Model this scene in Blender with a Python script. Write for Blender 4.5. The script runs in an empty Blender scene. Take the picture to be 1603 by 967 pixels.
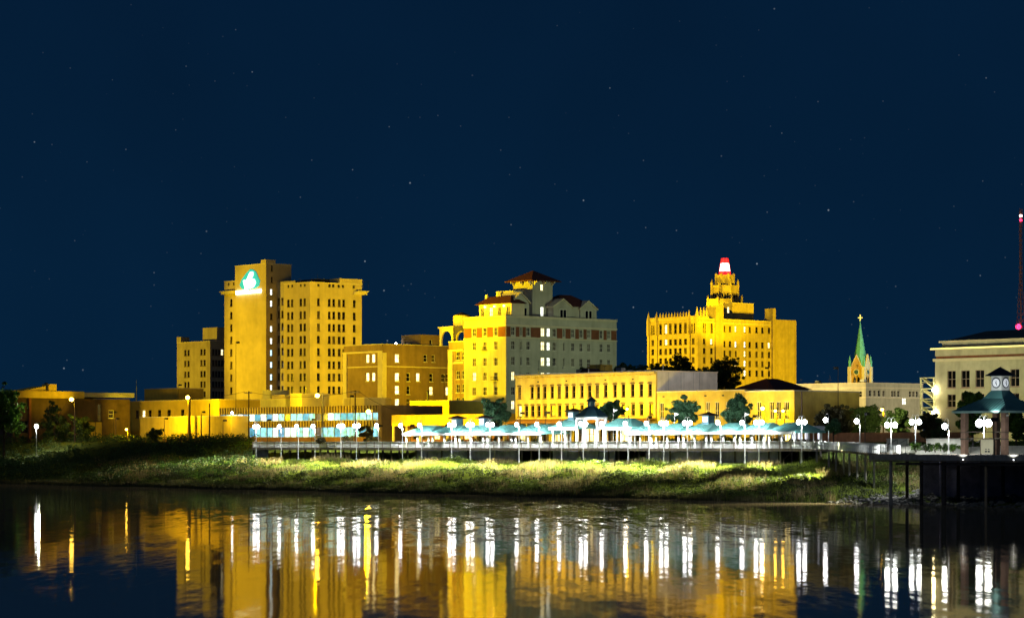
import bpy, math, random
import numpy as np
from mathutils import Vector, Matrix

random.seed(7)
rng = np.random.default_rng(11)
sc = bpy.context.scene
col = sc.collection
R = math.radians

# ------------------------------------------------------------------ camera
FPX, CX, HZ, CAMZ = 4000.0, 801.5, 694.0, 7.2      # focal length, centre, horizon (photo pixels), eye height over the water
cam_d = bpy.data.cameras.new("camera")
cam = bpy.data.objects.new("camera", cam_d)
col.objects.link(cam)
cam.location = (0, 0, CAMZ)
cam.rotation_euler = (R(90), 0, 0)
cam_d.sensor_width = 36.0
cam_d.lens = 36.0 * FPX / 1603.0
cam_d.shift_y = (HZ - 483.5) / 1603.0
cam_d.clip_start = 0.5
cam_d.clip_end = 20000
sc.camera = cam

# ------------------------------------------------------------------ night sky with stars
w = bpy.data.worlds.new("World")
sc.world = w
w.use_nodes = True
nt = w.node_tree
nt.nodes.clear()
N = nt.nodes.new
tc = N("ShaderNodeTexCoord")
sep = N("ShaderNodeSeparateXYZ")
nt.links.new(tc.outputs["Generated"], sep.inputs[0])
rmp = N("ShaderNodeValToRGB")
rmp.color_ramp.elements[0].position = 0.0
rmp.color_ramp.elements[0].color = (0.0016, 0.0150, 0.0420, 1)
rmp.color_ramp.elements[1].position = 0.35
rmp.color_ramp.elements[1].color = (0.0013, 0.0095, 0.0310, 1)
nt.links.new(sep.outputs["Z"], rmp.inputs[0])
ns = N("ShaderNodeTexNoise"); ns.inputs["Scale"].default_value = 6.0; ns.inputs["Detail"].default_value = 3
nt.links.new(tc.outputs["Generated"], ns.inputs["Vector"])
nm = N("ShaderNodeMapRange"); nm.inputs[1].default_value = 0.3; nm.inputs[2].default_value = 0.7
nm.inputs[3].default_value = 0.88; nm.inputs[4].default_value = 1.12
nt.links.new(ns.outputs["Fac"], nm.inputs[0])
mulc = N("ShaderNodeVectorMath"); mulc.operation = 'SCALE'
nt.links.new(rmp.outputs[0], mulc.inputs[0]); nt.links.new(nm.outputs[0], mulc.inputs["Scale"])
acc = mulc.outputs[0]
for scale, thr, gain in ((105.0, 0.046, 0.34), (210.0, 0.075, 0.13)):
    vo = N("ShaderNodeTexVoronoi"); vo.inputs["Scale"].default_value = scale
    nt.links.new(tc.outputs["Generated"], vo.inputs["Vector"])
    mr = N("ShaderNodeMapRange"); mr.inputs[1].default_value = thr; mr.inputs[2].default_value = thr * 0.35
    mr.inputs[3].default_value = 0.0; mr.inputs[4].default_value = gain
    nt.links.new(vo.outputs["Distance"], mr.inputs[0])
    sx = N("ShaderNodeSeparateColor"); nt.links.new(vo.outputs["Color"], sx.inputs[0])
    pw = N("ShaderNodeMath"); pw.operation = 'POWER'; pw.inputs[1].default_value = 2.5
    nt.links.new(sx.outputs[0], pw.inputs[0])
    mm = N("ShaderNodeMath"); mm.operation = 'MULTIPLY'
    nt.links.new(mr.outputs[0], mm.inputs[0]); nt.links.new(pw.outputs[0], mm.inputs[1])
    sv = N("ShaderNodeVectorMath"); sv.operation = 'SCALE'; sv.inputs[0].default_value = (0.75, 0.9, 1.0)
    nt.links.new(mm.outputs[0], sv.inputs["Scale"])
    ad = N("ShaderNodeVectorMath"); ad.operation = 'ADD'
    nt.links.new(acc, ad.inputs[0]); nt.links.new(sv.outputs[0], ad.inputs[1])
    acc = ad.outputs[0]
bg = N("ShaderNodeBackground"); wo = N("ShaderNodeOutputWorld")
nt.links.new(acc, bg.inputs["Color"]); bg.inputs["Strength"].default_value = 1.0
nt.links.new(bg.outputs[0], wo.inputs["Surface"])

# fill: one weak, cool sun added to lift the dark sides
sun_d = bpy.data.lights.new("fill_sun", 'SUN')
sun_d.energy = 0.13; sun_d.angle = R(0.5); sun_d.color = (0.7, 0.85, 1.0)
sun = bpy.data.objects.new("fill_sun", sun_d); col.objects.link(sun)
sun.rotation_euler = (R(48), 0, R(-25))

sc.view_settings.view_transform = 'Standard'
sc.view_settings.look = 'None'
sc.view_settings.exposure = 0.0
sc.view_settings.gamma = 1.0
sc.view_settings.use_curve_mapping = False
sc.render.engine = 'CYCLES'
sc.cycles.use_denoising = True
sc.cycles.max_bounces = 6
sc.cycles.diffuse_bounces = 2
sc.cycles.glossy_bounces = 3
sc.cycles.caustics_reflective = False
sc.cycles.caustics_refractive = False
sc.cycles.sample_clamp_indirect = 4.0
sc.cycles.use_light_tree = True

# ------------------------------------------------------------------ town grid: a runs along the river (to the right and nearer), b runs inland
PH = R(-49.0)
EA = (math.cos(PH), math.sin(PH)); EB = (-math.sin(PH), math.cos(PH))
OY = 355.0                                           # the grid starts where the bank meets the water straight ahead
def xy(a, b): return (EA[0]*a + EB[0]*b, OY + EA[1]*a + EB[1]*b)
def ab(X, Y): return (EA[0]*X + EA[1]*(Y-OY), EB[0]*X + EB[1]*(Y-OY))
def kk(u): return (u - CX) / FPX
def depth_b(u, b): return (b + OY*EB[1]) / (EB[0]*kk(u) + EB[1])
def on_b(u, b):
    Y = depth_b(u, b); return ab(kk(u)*Y, Y)[0], Y
def on_a(u, a):
    Y = (a + OY*EA[1]) / (EA[0]*kk(u) + EA[1]); return ab(kk(u)*Y, Y)[1], Y
def zz(v, Y): return CAMZ - (v - HZ)*Y/FPX
def at(u, Y): return ab(kk(u)*Y, Y)
def crop(x0, y0, f): return (lambda x: x0 + x*f), (lambda y: y0 + y*f)

# ------------------------------------------------------------------ materials
MATS = {}
def nodes_of(name):
    m = bpy.data.materials.new(name); m.use_nodes = True
    n = m.node_tree
    return m, n, n.nodes["Principled BSDF"]
def surf(name, c, rough=0.8, var=0.15, scale=0.6, bump=0.0, bscale=8.0, spec=0.3, metal=0.0, streak=0.0, c2=None):
    if name in MATS: return MATS[name]
    m, n, p = nodes_of(name)
    p.inputs["Roughness"].default_value = rough
    p.inputs["Metallic"].default_value = metal
    p.inputs["Specular IOR Level"].default_value = spec
    t = n.nodes.new("ShaderNodeTexCoord")
    a = n.nodes.new("ShaderNodeTexNoise"); a.inputs["Scale"].default_value = scale; a.inputs["Detail"].default_value = 6
    a.inputs["Roughness"].default_value = 0.65
    n.links.new(t.outputs["Object"], a.inputs["Vector"])
    cr = n.nodes.new("ShaderNodeValToRGB")
    d = c2 if c2 else tuple(x*(1-2*var) for x in c)
    cr.color_ramp.elements[0].position = 0.32; cr.color_ramp.elements[0].color = (*[max(0, x) for x in d], 1)
    cr.color_ramp.elements[1].position = 0.68; cr.color_ramp.elements[1].color = (*[min(1, x*(1+var*0.5)) for x in c], 1)
    n.links.new(a.outputs["Fac"], cr.inputs[0])
    out = cr.outputs[0]
    if streak > 0:
        mp = n.nodes.new("ShaderNodeMapping"); mp.inputs["Scale"].default_value = (0.8, 0.8, 0.05)
        n.links.new(t.outputs["Object"], mp.inputs[0])
        b = n.nodes.new("ShaderNodeTexNoise"); b.inputs["Scale"].default_value = 1.0; b.inputs["Detail"].default_value = 5
        n.links.new(mp.outputs[0], b.inputs["Vector"])
        mr = n.nodes.new("ShaderNodeMapRange"); mr.inputs[1].default_value = 0.45; mr.inputs[2].default_value = 0.75
        mr.inputs[3].default_value = 1.0; mr.inputs[4].default_value = 1.0 - streak
        n.links.new(b.outputs["Fac"], mr.inputs[0])
        mx = n.nodes.new("ShaderNodeVectorMath"); mx.operation = 'SCALE'
        n.links.new(out, mx.inputs[0]); n.links.new(mr.outputs[0], mx.inputs["Scale"])
        out = mx.outputs[0]
    n.links.new(out, p.inputs["Base Color"])
    if bump > 0:
        e = n.nodes.new("ShaderNodeTexNoise"); e.inputs["Scale"].default_value = bscale; e.inputs["Detail"].default_value = 4
        n.links.new(t.outputs["Object"], e.inputs["Vector"])
        bp = n.nodes.new("ShaderNodeBump"); bp.inputs["Strength"].default_value = bump; bp.inputs["Distance"].default_value = 0.05
        n.links.new(e.outputs["Fac"], bp.inputs["Height"]); n.links.new(bp.outputs[0], p.inputs["Normal"])
    MATS[name] = m
    return m
def glow(name, c, s, uneven=0.0):
    if name in MATS: return MATS[name]
    m, n, p = nodes_of(name)
    p.inputs["Base Color"].default_value = (*[min(0.8, x) for x in c], 1)
    p.inputs["Emission Color"].default_value = (*c, 1)
    p.inputs["Emission Strength"].default_value = s
    if uneven > 0:                                    # curtains, furniture and lamps behind a lit pane
        t = n.nodes.new("ShaderNodeTexCoord"); o = n.nodes.new("ShaderNodeObjectInfo")
        ad = n.nodes.new("ShaderNodeVectorMath"); ad.operation = 'ADD'
        n.links.new(t.outputs["Object"], ad.inputs[0]); n.links.new(o.outputs["Location"], ad.inputs[1])
        a = n.nodes.new("ShaderNodeTexNoise"); a.inputs["Scale"].default_value = 1.1; a.inputs["Detail"].default_value = 3
        n.links.new(ad.outputs[0], a.inputs["Vector"])
        mr = n.nodes.new("ShaderNodeMapRange"); mr.inputs[1].default_value = 0.3; mr.inputs[2].default_value = 0.7
        mr.inputs[3].default_value = s*(1-uneven); mr.inputs[4].default_value = s*(1+uneven)
        n.links.new(a.outputs["Fac"], mr.inputs[0]); n.links.new(mr.outputs[0], p.inputs["Emission Strength"])
    MATS[name] = m
    return m
def leafmat(name, c, c2):
    if name in MATS: return MATS[name]
    m, n, p = nodes_of(name)
    p.inputs["Roughness"].default_value = 0.6
    p.inputs["Specular IOR Level"].default_value = 0.25
    g = n.nodes.new("ShaderNodeNewGeometry")
    t = n.nodes.new("ShaderNodeTexCoord")
    a = n.nodes.new("ShaderNodeTexNoise"); a.inputs["Scale"].default_value = 0.35; a.inputs["Detail"].default_value = 4
    n.links.new(t.outputs["Object"], a.inputs["Vector"])
    ad = n.nodes.new("ShaderNodeMath"); ad.operation = 'ADD'
    n.links.new(g.outputs["Random Per Island"], ad.inputs[0]); n.links.new(a.outputs["Fac"], ad.inputs[1])
    mr = n.nodes.new("ShaderNodeMapRange"); mr.inputs[1].default_value = 0.35; mr.inputs[2].default_value = 1.45
    n.links.new(ad.outputs[0], mr.inputs[0])
    cr = n.nodes.new("ShaderNodeValToRGB")
    cr.color_ramp.elements[0].color = (*c2, 1); cr.color_ramp.elements[1].color = (*c, 1)
    n.links.new(mr.outputs[0], cr.inputs[0]); n.links.new(cr.outputs[0], p.inputs["Base Color"])
    tl = n.nodes.new("ShaderNodeBsdfTranslucent"); n.links.new(cr.outputs[0], tl.inputs["Color"])
    mx = n.nodes.new("ShaderNodeMixShader"); mx.inputs[0].default_value = 0.45
    ot = n.nodes["Material Output"]
    n.links.new(p.outputs[0], mx.inputs[1]); n.links.new(tl.outputs[0], mx.inputs[2]); n.links.new(mx.outputs[0], ot.inputs["Surface"])
    MATS[name] = m
    return m

STUCCO   = surf("cream_stucco", (0.56, 0.45, 0.27), 0.85, 0.13, 0.16, 0.15, 6, streak=0.10)
STUCCO2  = surf("sand_stucco", (0.44, 0.37, 0.25), 0.85, 0.12, 0.25, 0.15, 6, streak=0.28)
BUFF     = surf("buff_brick", (0.52, 0.40, 0.18), 0.85, 0.12, 0.5, 0.25, 9, streak=0.25)
TAN      = surf("tan_brick", (0.31, 0.21, 0.12), 0.85, 0.12, 0.4, 0.25, 9, streak=0.25)
TRIM     = surf("cream_trim", (0.66, 0.57, 0.40), 0.8, 0.08, 0.6)
PALE     = surf("pale_limestone", (0.50, 0.46, 0.34), 0.85, 0.12, 0.4, 0.2, 6, streak=0.25)
HOTEL    = surf("hotel_brick", (0.50, 0.47, 0.38), 0.85, 0.10, 0.3, 0.2, 8, streak=0.2)
REDBRICK = surf("red_brown_brick", (0.22, 0.075, 0.035), 0.85, 0.15, 0.7, 0.2, 8)
ROWWALL  = surf("painted_row_brick", (0.55, 0.42, 0.12), 0.85, 0.14, 0.45, 0.3, 9, streak=0.3)
WHITEWALL= surf("white_painted_wall", (0.62, 0.58, 0.52), 0.85, 0.14, 0.25, 0.15, 5, streak=0.3)
OCHRE    = surf("ochre_render", (0.60, 0.42, 0.07), 0.85, 0.10, 0.4, 0.15, 6, streak=0.2)
DARKROOF = surf("dark_roofing", (0.055, 0.035, 0.03), 0.8, 0.2, 0.6)
REDROOF  = surf("dark_red_roof_tile", (0.10, 0.028, 0.018), 0.7, 0.2, 1.2, 0.3, 4)
GRAVEL   = surf("roof_gravel", (0.12, 0.11, 0.10), 0.95, 0.2, 1.0)
TEAL     = surf("teal_metal_roof", (0.10, 0.27, 0.25), 0.45, 0.10, 0.8, 0.1, 3, spec=0.4)
SLATE    = surf("blue_slate_roof", (0.04, 0.10, 0.13), 0.55, 0.15, 1.0, 0.15, 5)
COPPER   = surf("green_copper", (0.10, 0.36, 0.27), 0.7, 0.2, 1.0)
WHITEP   = surf("white_paint", (0.80, 0.80, 0.77), 0.55, 0.06, 1.5)
DECKW    = surf("weathered_deck_wood", (0.20, 0.16, 0.12), 0.85, 0.25, 2.0, 0.2, 6)
PILEW    = surf("dark_timber", (0.07, 0.055, 0.05), 0.85, 0.3, 2.0, 0.2, 6)
PALEPILE = surf("pale_concrete_pile", (0.42, 0.38, 0.33), 0.85, 0.2, 2.0)
SHEET    = surf("dark_sheet_piling", (0.24, 0.235, 0.36), 0.7, 0.25, 0.8, 0.2, 4)
STEEL    = surf("dark_steel", (0.05, 0.05, 0.05), 0.5, 0.2, 2.0, metal=0.4)
GALV     = surf("galvanised_steel", (0.38, 0.38, 0.36), 0.5, 0.15, 2.0, metal=0.3)
POLEW    = surf("creosote_pole", (0.10, 0.06, 0.035), 0.85, 0.25, 3.0)
BRICKP   = surf("pink_brick", (0.42, 0.25, 0.18), 0.85, 0.18, 2.0, 0.2, 8)
CONC     = surf("pale_concrete", (0.45, 0.44, 0.38), 0.85, 0.14, 0.7, 0.15, 6, streak=0.2)
DARKGLASS= surf("dark_window_glass", (0.010, 0.009, 0.008), 0.12, 0.3, 1.0, spec=0.5)
DIMGLASS = surf("curtained_glass", (0.10, 0.075, 0.045), 0.25, 0.4, 1.3, spec=0.5)
FRAMEW   = surf("white_window_frame", (0.66, 0.62, 0.52), 0.6, 0.06, 2.0)
FRAMED   = surf("brown_window_frame", (0.12, 0.08, 0.05), 0.6, 0.15, 2.0)
BARK     = surf("bark", (0.09, 0.065, 0.045), 0.9, 0.3, 3.0, 0.4, 8)
STONE    = surf("riprap_stone", (0.16, 0.15, 0.14), 0.9, 0.3, 0.8, 0.3, 5)
YSTEEL   = surf("cream_stair_steel", (0.60, 0.58, 0.38), 0.6, 0.1, 1.0)
RIBY     = surf("ribbed_yellow_panel", (0.46, 0.33, 0.12), 0.6, 0.12, 1.0)
RIBD     = surf("ribbed_brown_groove", (0.12, 0.075, 0.03), 0.6, 0.12, 1.0)

LITWARM  = glow("lit_pane_warm", (1.0, 0.82, 0.42), 2.2, 0.6)
LITWHITE = glow("lit_pane_white", (0.95, 1.0, 0.85), 2.2, 0.6)
LITCYAN  = glow("lit_pane_cool", (0.55, 0.85, 1.0), 1.6, 0.7)
SHOPBLUE = glow("lit_shop_glass", (0.20, 0.62, 1.0), 0.95, 1.0)
SHOPDEEP = glow("deep_blue_shop_glass", (0.06, 0.30, 0.80), 0.8, 1.0)
SHOPORNG = glow("lit_shop_orange", (1.0, 0.36, 0.04), 0.8, 0.7)
LAMPW    = glow("white_lamp_glass", (0.93, 0.97, 1.0), 30.0)
LAMPBIG  = glow("bright_white_lamp_glass", (0.92, 1.0, 0.97), 42.0)
LAMPS    = glow("sodium_lamp_glass", (1.0, 0.60, 0.06), 55.0)
SIGNC    = glow("sign_teal", (0.02, 0.42, 0.50), 0.75)
SIGNW    = glow("sign_white", (0.75, 1.0, 1.0), 4.0)
SIGNG    = glow("sign_white_bar", (0.85, 1.0, 0.75), 6.0)
REDGLOW  = glow("red_beacon_glass", (1.0, 0.02, 0.03), 1.6)
BEACONW  = glow("white_beacon_glass", (1.0, 0.78, 0.72), 5.0)
PURPLE   = glow("purple_booth_light", (0.35, 0.30, 1.0), 2.5)
GOLD     = glow("gold_edge_glow", (1.0, 0.80, 0.22), 1.6)  # emission imitating a lamp-lit edge, not a fitting
STYLES = {'d': DARKGLASS, 'm': DIMGLASS, 'w': LITWARM, 'l': LITWHITE, 'c': LITCYAN}

# ------------------------------------------------------------------ mesh helpers
class MB:
    def __init__(s): s.v = []; s.f = []; s.m = []
    def add(s, vs, fs, mi=0):
        n = len(s.v); s.v += [tuple(p) for p in vs]; s.f += [tuple(i+n for i in f) for f in fs]; s.m += [mi]*len(fs)
        return s
    def box(s, x0, x1, y0, y1, z0, z1, mi=0):
        return s.add([(x0,y0,z0),(x1,y0,z0),(x1,y1,z0),(x0,y1,z0),(x0,y0,z1),(x1,y0,z1),(x1,y1,z1),(x0,y1,z1)],
              [(0,3,2,1),(4,5,6,7),(0,1,5,4),(1,2,6,5),(2,3,7,6),(3,0,4,7)], mi)
    def cyl(s, x, y, z0, z1, r0, r1=None, n=10, mi=0, ph=0.0):
        r1 = r0 if r1 is None else r1
        vs = [(x+r0*math.cos(ph+2*math.pi*i/n), y+r0*math.sin(ph+2*math.pi*i/n), z0) for i in range(n)]
        vs += [(x+r1*math.cos(ph+2*math.pi*i/n), y+r1*math.sin(ph+2*math.pi*i/n), z1) for i in range(n)]
        fs = [(i,(i+1)%n,n+(i+1)%n,n+i) for i in range(n)] + [tuple(range(n-1,-1,-1)), tuple(range(n,2*n))]
        return s.add(vs, fs, mi)
    def tube(s, pts, r, n=6, mi=0):
        pts = [Vector(p) for p in pts]; rs = r if isinstance(r, (list, tuple)) else [r]*len(pts)
        vs = []
        for i, p in enumerate(pts):
            d = (pts[min(i+1, len(pts)-1)] - pts[max(i-1, 0)]).normalized()
            e = d.cross(Vector((0,0,1)))
            if e.length < 1e-3: e = Vector((1,0,0))
            e.normalize(); g = d.cross(e).normalized()
            for j in range(n):
                t = 2*math.pi*j/n; vs.append(p + e*rs[i]*math.cos(t) + g*rs[i]*math.sin(t))
        fs = []
        for i in range(len(pts)-1):
            for j in range(n): fs.append((i*n+j, i*n+(j+1)%n, (i+1)*n+(j+1)%n, (i+1)*n+j))
        fs += [tuple(range(n-1,-1,-1)), tuple(range((len(pts)-1)*n, len(pts)*n))]
        return s.add(vs, fs, mi)
    def ball(s, x, y, z, r, rz=None, n=10, k=6, mi=0):
        rz = rz or r; vs = [(x,y,z-rz)]
        for i in range(1, k):
            t = math.pi*i/k
            for j in range(n): vs.append((x+r*math.sin(t)*math.cos(2*math.pi*j/n), y+r*math.sin(t)*math.sin(2*math.pi*j/n), z-rz*math.cos(t)))
        vs.append((x,y,z+rz)); L = len(vs)-1; fs = []
        for j in range(n): fs.append((0, 1+(j+1)%n, 1+j)); fs.append((L, L-n+j, L-n+(j+1)%n))
        for i in range(k-2):
            for j in range(n): fs.append((1+i*n+j, 1+i*n+(j+1)%n, 1+(i+1)*n+(j+1)%n, 1+(i+1)*n+j))
        return s.add(vs, fs, mi)
    def hip(s, x0, x1, y0, y1, z0, z1, ix, iy, mi=0, t=0.12):
        # hipped roof: eaves rectangle with edge thickness t, ridge/top rectangle inset by ix, iy
        ix = min(ix, (x1-x0)/2-0.005); iy = min(iy, (y1-y0)/2-0.005)
        s.add([(x0,y0,z0),(x1,y0,z0),(x1,y1,z0),(x0,y1,z0),(x0,y0,z0+t),(x1,y0,z0+t),(x1,y1,z0+t),(x0,y1,z0+t),
               (x0+ix,y0+iy,z1),(x1-ix,y0+iy,z1),(x1-ix,y1-iy,z1),(x0+ix,y1-iy,z1)],
              [(0,3,2,1),(0,1,5,4),(1,2,6,5),(2,3,7,6),(3,0,4,7),(4,5,9,8),(5,6,10,9),(6,7,11,10),(7,4,8,11),(8,9,10,11)], mi)
        return s
    def poly(s, pts, kind, plane, d0, d1, mi=0):
        # extrude an outline (s, z) that lies on a wall plane from depth d0 (outside, negative) to d1
        n = len(pts); P = (lambda q, d: (q[0], plane+d, q[1])) if kind == 'R' else (lambda q, d: (plane-d, q[0], q[1]))
        vs = [P(q, d0) for q in pts] + [P(q, d1) for q in pts]
        fs = [tuple(range(n)), tuple(range(2*n-1, n-1, -1))] + [(i, n+i, n+(i+1)%n, (i+1)%n) for i in range(n)]
        return s.add(vs, fs, mi)
    def mesh(s, name, mats):
        me = bpy.data.meshes.new(name); me.from_pydata(s.v, [], s.f)
        for m in (mats if isinstance(mats, (list, tuple)) else [mats]): me.materials.append(m)
        if any(s.m): me.polygons.foreach_set("material_index", s.m)
        me.update(); return me

class Thing:
    """An Empty at the base of a thing, turned with the town grid; parts are given in grid coordinates (a, b, z)."""
    def __init__(s, name, label, cat, a, b, z, group=None, rot=0.0):
        s.o = bpy.data.objects.new(name, None); col.objects.link(s.o)
        s.o.empty_display_size = 0.5
        X, Y = xy(a, b); s.o.location = (X, Y, z); s.o.rotation_euler = (0, 0, PH+rot)
        s.org = (a, b, z)
        s.o["label"] = label; s.o["category"] = cat
        if group: s.o["group"] = group
    def part(s, name, mb, mats, parent=None, local=False, smooth=False, kind=None):
        if not local:
            q = s.org; mb.v = [(x-q[0], y-q[1], z-q[2]) for x, y, z in mb.v]
        me = mb.mesh(name, mats)
        if smooth: me.polygons.foreach_set("use_smooth", [True]*len(me.polygons))
        o = bpy.data.objects.new(name, me); col.objects.link(o); o.parent = parent or s.o
        if kind: o["kind"] = kind
        return o
    def spot(s, a, b, z, target, power, color, ang, radius=0.6, blend=0.6):
        d = bpy.data.lights.new("lamp_light", 'SPOT'); d.energy = power; d.color = color
        d.spot_size = R(ang); d.spot_blend = blend; d.shadow_soft_size = radius
        o = bpy.data.objects.new("lamp_light", d); col.objects.link(o); o.parent = s.o
        q = s.org; o.location = (a-q[0], b-q[1], z-q[2])
        v = Vector((target[0]-a, target[1]-b, target[2]-z)); o.rotation_euler = v.to_track_quat('-Z', 'Y').to_euler()
        return o

def single(name, mb, mats, label, cat, a, b, z, group=None, kind=None, smooth=False):
    me = None; q = (a, b, z); mb.v = [(x-q[0], y-q[1], zq-q[2]) for x, y, zq in mb.v]
    me = mb.mesh(name, mats)
    if smooth: me.polygons.foreach_set("use_smooth", [True]*len(me.polygons))
    o = bpy.data.objects.new(name, me); col.objects.link(o)
    X, Y = xy(a, b); o.location = (X, Y, z); o.rotation_euler = (0, 0, PH)
    if label: o["label"] = label
    if cat: o["category"] = cat
    if group: o["group"] = group
    if kind: o["kind"] = kind
    return o

def facade(mb, kind, plane, s0, s1, z0, z1, holes, depth=0.3, mi=0):
    """a wall sheet with real openings and reveals; kind R faces the river, S faces along it"""
    P = (lambda q, d, z: (q, plane+d, z)) if kind == 'R' else (lambda q, d, z: (plane-d, q, z))
    holes = [(max(h[0], s0+.02), min(h[1], s1-.02), max(h[2], z0+.02), min(h[3], z1-.02)) for h in holes]
    def cuts(vals):
        out = []
        for x in sorted(vals):
            if not out or x-out[-1] > 1e-4: out.append(x)
        return out
    S = cuts([s0, s1] + [h[i] for h in holes for i in (0, 1)]); Z = cuts([z0, z1] + [h[i] for h in holes for i in (2, 3)])
    idx = {}
    def vid(i, j):
        if (i, j) not in idx: idx[(i, j)] = len(mb.v); mb.v.append(P(S[i], 0, Z[j]))
        return idx[(i, j)]
    for j in range(len(Z)-1):
        zc = (Z[j]+Z[j+1])/2; row = [h for h in holes if h[2] < zc < h[3]]
        i = 0
        while i < len(S)-1:
            sc_ = (S[i]+S[i+1])/2
            if not any(h[0] < sc_ < h[1] for h in row):
                mb.f.append((vid(i,j), vid(i+1,j), vid(i+1,j+1), vid(i,j+1))); mb.m.append(mi)
            i += 1
    for a0, a1, b0, b1 in holes:
        c = [(a0,b0),(a1,b0),(a1,b1),(a0,b1)]
        vs = [P(x, 0, z) for x, z in c] + [P(x, depth, z) for x, z in c]
        mb.add(vs, [(0,1,5,4),(1,2,6,5),(2,3,7,6),(3,0,4,7)], mi)

WCACHE = {}
def window_mesh(wd, h, frame, bars, hood, sill):
    key = (round(wd, 2), round(h, 2), frame.name, bars, hood, sill)
    if key in WCACHE: return WCACHE[key]
    wd, h = key[0], key[1]
    m = MB(); t = 0.09 if wd > 0.8 else 0.06; y0, y1 = 0.10, 0.24
    m.box(-wd/2, -wd/2+t, y0, y1, -h/2, h/2).box(wd/2-t, wd/2, y0, y1, -h/2, h/2)
    m.box(-wd/2+t, wd/2-t, y0, y1, h/2-t, h/2).box(-wd/2+t, wd/2-t, y0, y1, -h/2, -h/2+t)
    if bars >= 1: m.box(-wd/2+t, wd/2-t, y0+.01, y1, -t*.5, t*.5)
    if bars >= 2: m.box(-t*.4, t*.4, y0+.02, y1, -h/2+t, h/2-t)
    if sill: m.box(-wd/2-.12, wd/2+.12, -0.10, 0.09, -h/2-.16, -h/2-.003)
    if hood:
        m.box(-wd/2-.14, wd/2+.14, -0.09, -0.003, h/2+.02, h/2+.20).box(-wd/2+.05, wd/2-.05, -0.08, -0.003, h/2+.203, h/2+.32)
    p = MB(); p.box(-wd/2+.02, wd/2-.02, 0.25, 0.27, -h/2+.02, h/2-.02)
    fm = m.mesh("window", frame); pm = {}
    WCACHE[key] = (fm, p, pm); return WCACHE[key]

class Face:
    def __init__(s, th, kind, plane, s0, s1, z0, z1, mb, yref=None, depth=0.3):
        s.th, s.kind, s.plane, s.s0, s.s1, s.z0, s.z1, s.mb, s.depth = th, kind, plane, s0, s1, z0, z1, mb, depth
        s.holes = []; s.wins = []
    def sY(s, u): return on_b(u, s.plane) if s.kind == 'R' else on_a(u, s.plane)
    def zref(s, u, v): return zz(v, s.sY(u)[1])
    def win(s, q, z, wd, h, style='d', frame=FRAMED, bars=1, hood=False, sill=True, name='window'):
        wd, h = round(wd, 2), round(h, 2)
        if q-wd/2 < s.s0+.05 or q+wd/2 > s.s1-.05 or z+h/2 > s.z1-.03: return None
        s.holes.append((q-wd/2, q+wd/2, z-h/2, z+h/2))
        s.wins.append((q, z, wd, h, style, frame, bars, hood, sill, name))
    def grid(s, us, vs, uref, wd, h, style='d', over=None, skip=(), **kw):
        zs = [s.zref(uref, v) for v in vs]
        for i, u in enumerate(us):
            q = s.sY(u)[0]; ww = wd[i] if isinstance(wd, (list, tuple)) else wd
            for j, z in enumerate(zs):
                if (i, j) in skip: continue
                st = style(i, j) if callable(style) else style
                if over and (i, j) in over: st = over[(i, j)]
                s.win(q, z, ww, h[j] if isinstance(h, (list, tuple)) else h, st, **kw)
    def finish(s):
        facade(s.mb, s.kind, s.plane, s.s0, s.s1, s.z0, s.z1, s.holes, s.depth)
        q0 = s.th.org
        for q, z, wd, h, st, fr, bars, hood, sill, nm in s.wins:
            fm, pmb, pms = window_mesh(wd, h, fr, bars, hood, sill)
            if st not in pms: pms[st] = pmb.mesh("pane", STYLES[st])
            o = bpy.data.objects.new(nm, fm); col.objects.link(o); o.parent = s.th.o
            if s.kind == 'R': o.location = (q-q0[0], s.plane-q0[1], z-q0[2])
            else: o.location = (s.plane-q0[0], q-q0[1], z-q0[2]); o.rotation_euler = (0, 0, math.pi/2)
            p = bpy.data.objects.new("pane", pms[st]); col.objects.link(p); p.parent = o

def dim(p=0.3):
    return lambda i, j: 'm' if random.random() < p else 'd'

GZ = 7.6                                              # street level in town
class Block:
    """a rectangular building body on the grid: river face, side face, back, roof behind a parapet"""
    def __init__(s, th, a0, a1, b0, b1, z0, z1, mat, cope=TRIM, roof=GRAVEL, nm='wall', parapet=0.7):
        s.th, s.a0, s.a1, s.b0, s.b1, s.z0, s.z1, s.mat = th, a0, a1, b0, b1, z0, z1, mat
        s.mb = MB(); s.nm = nm; s.cope = cope; s.roof = roof; s.par = parapet
        s.Rf = Face(th, 'R', b0, a0, a1, z0, z1, s.mb); s.Sf = Face(th, 'S', a1, b0, b1, z0, z1, s.mb)
    def done(s):
        a0, a1, b0, b1, z0, z1 = s.a0, s.a1, s.b0, s.b1, s.z0, s.z1
        s.Rf.finish(); s.Sf.finish()
        s.mb.add([(a0,b0,z0),(a0,b1,z0),(a0,b1,z1),(a0,b0,z1)], [(0,3,2,1)][0:1])
        s.mb.f[-1] = tuple(reversed(s.mb.f[-1]))
        s.mb.add([(a1,b1,z0),(a0,b1,z0),(a0,b1,z1),(a1,b1,z1)], [(0,1,2,3)])
        w = s.th.part(s.nm, s.mb, s.mat)
        p = s.par
        if s.roof: s.th.part('roof', MB().box(a0+.02, a1-.02, b0+.02, b1-.02, z1-p-.25, z1-p), s.roof)
        if s.cope:
            t, e = .35, .08
            m = MB().box(a0-e, a1+e, b0-e, b0+t, z1, z1+.18).box(a1-t, a1+e, b0+t, b1-t, z1, z1+.18)
            m.box(a0-e, a0+t, b0+t, b1-t, z1, z1+.18).box(a0-e, a1+e, b1-t, b1+e, z1, z1+.18)
            s.th.part('coping', m, s.cope)
        return w
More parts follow.
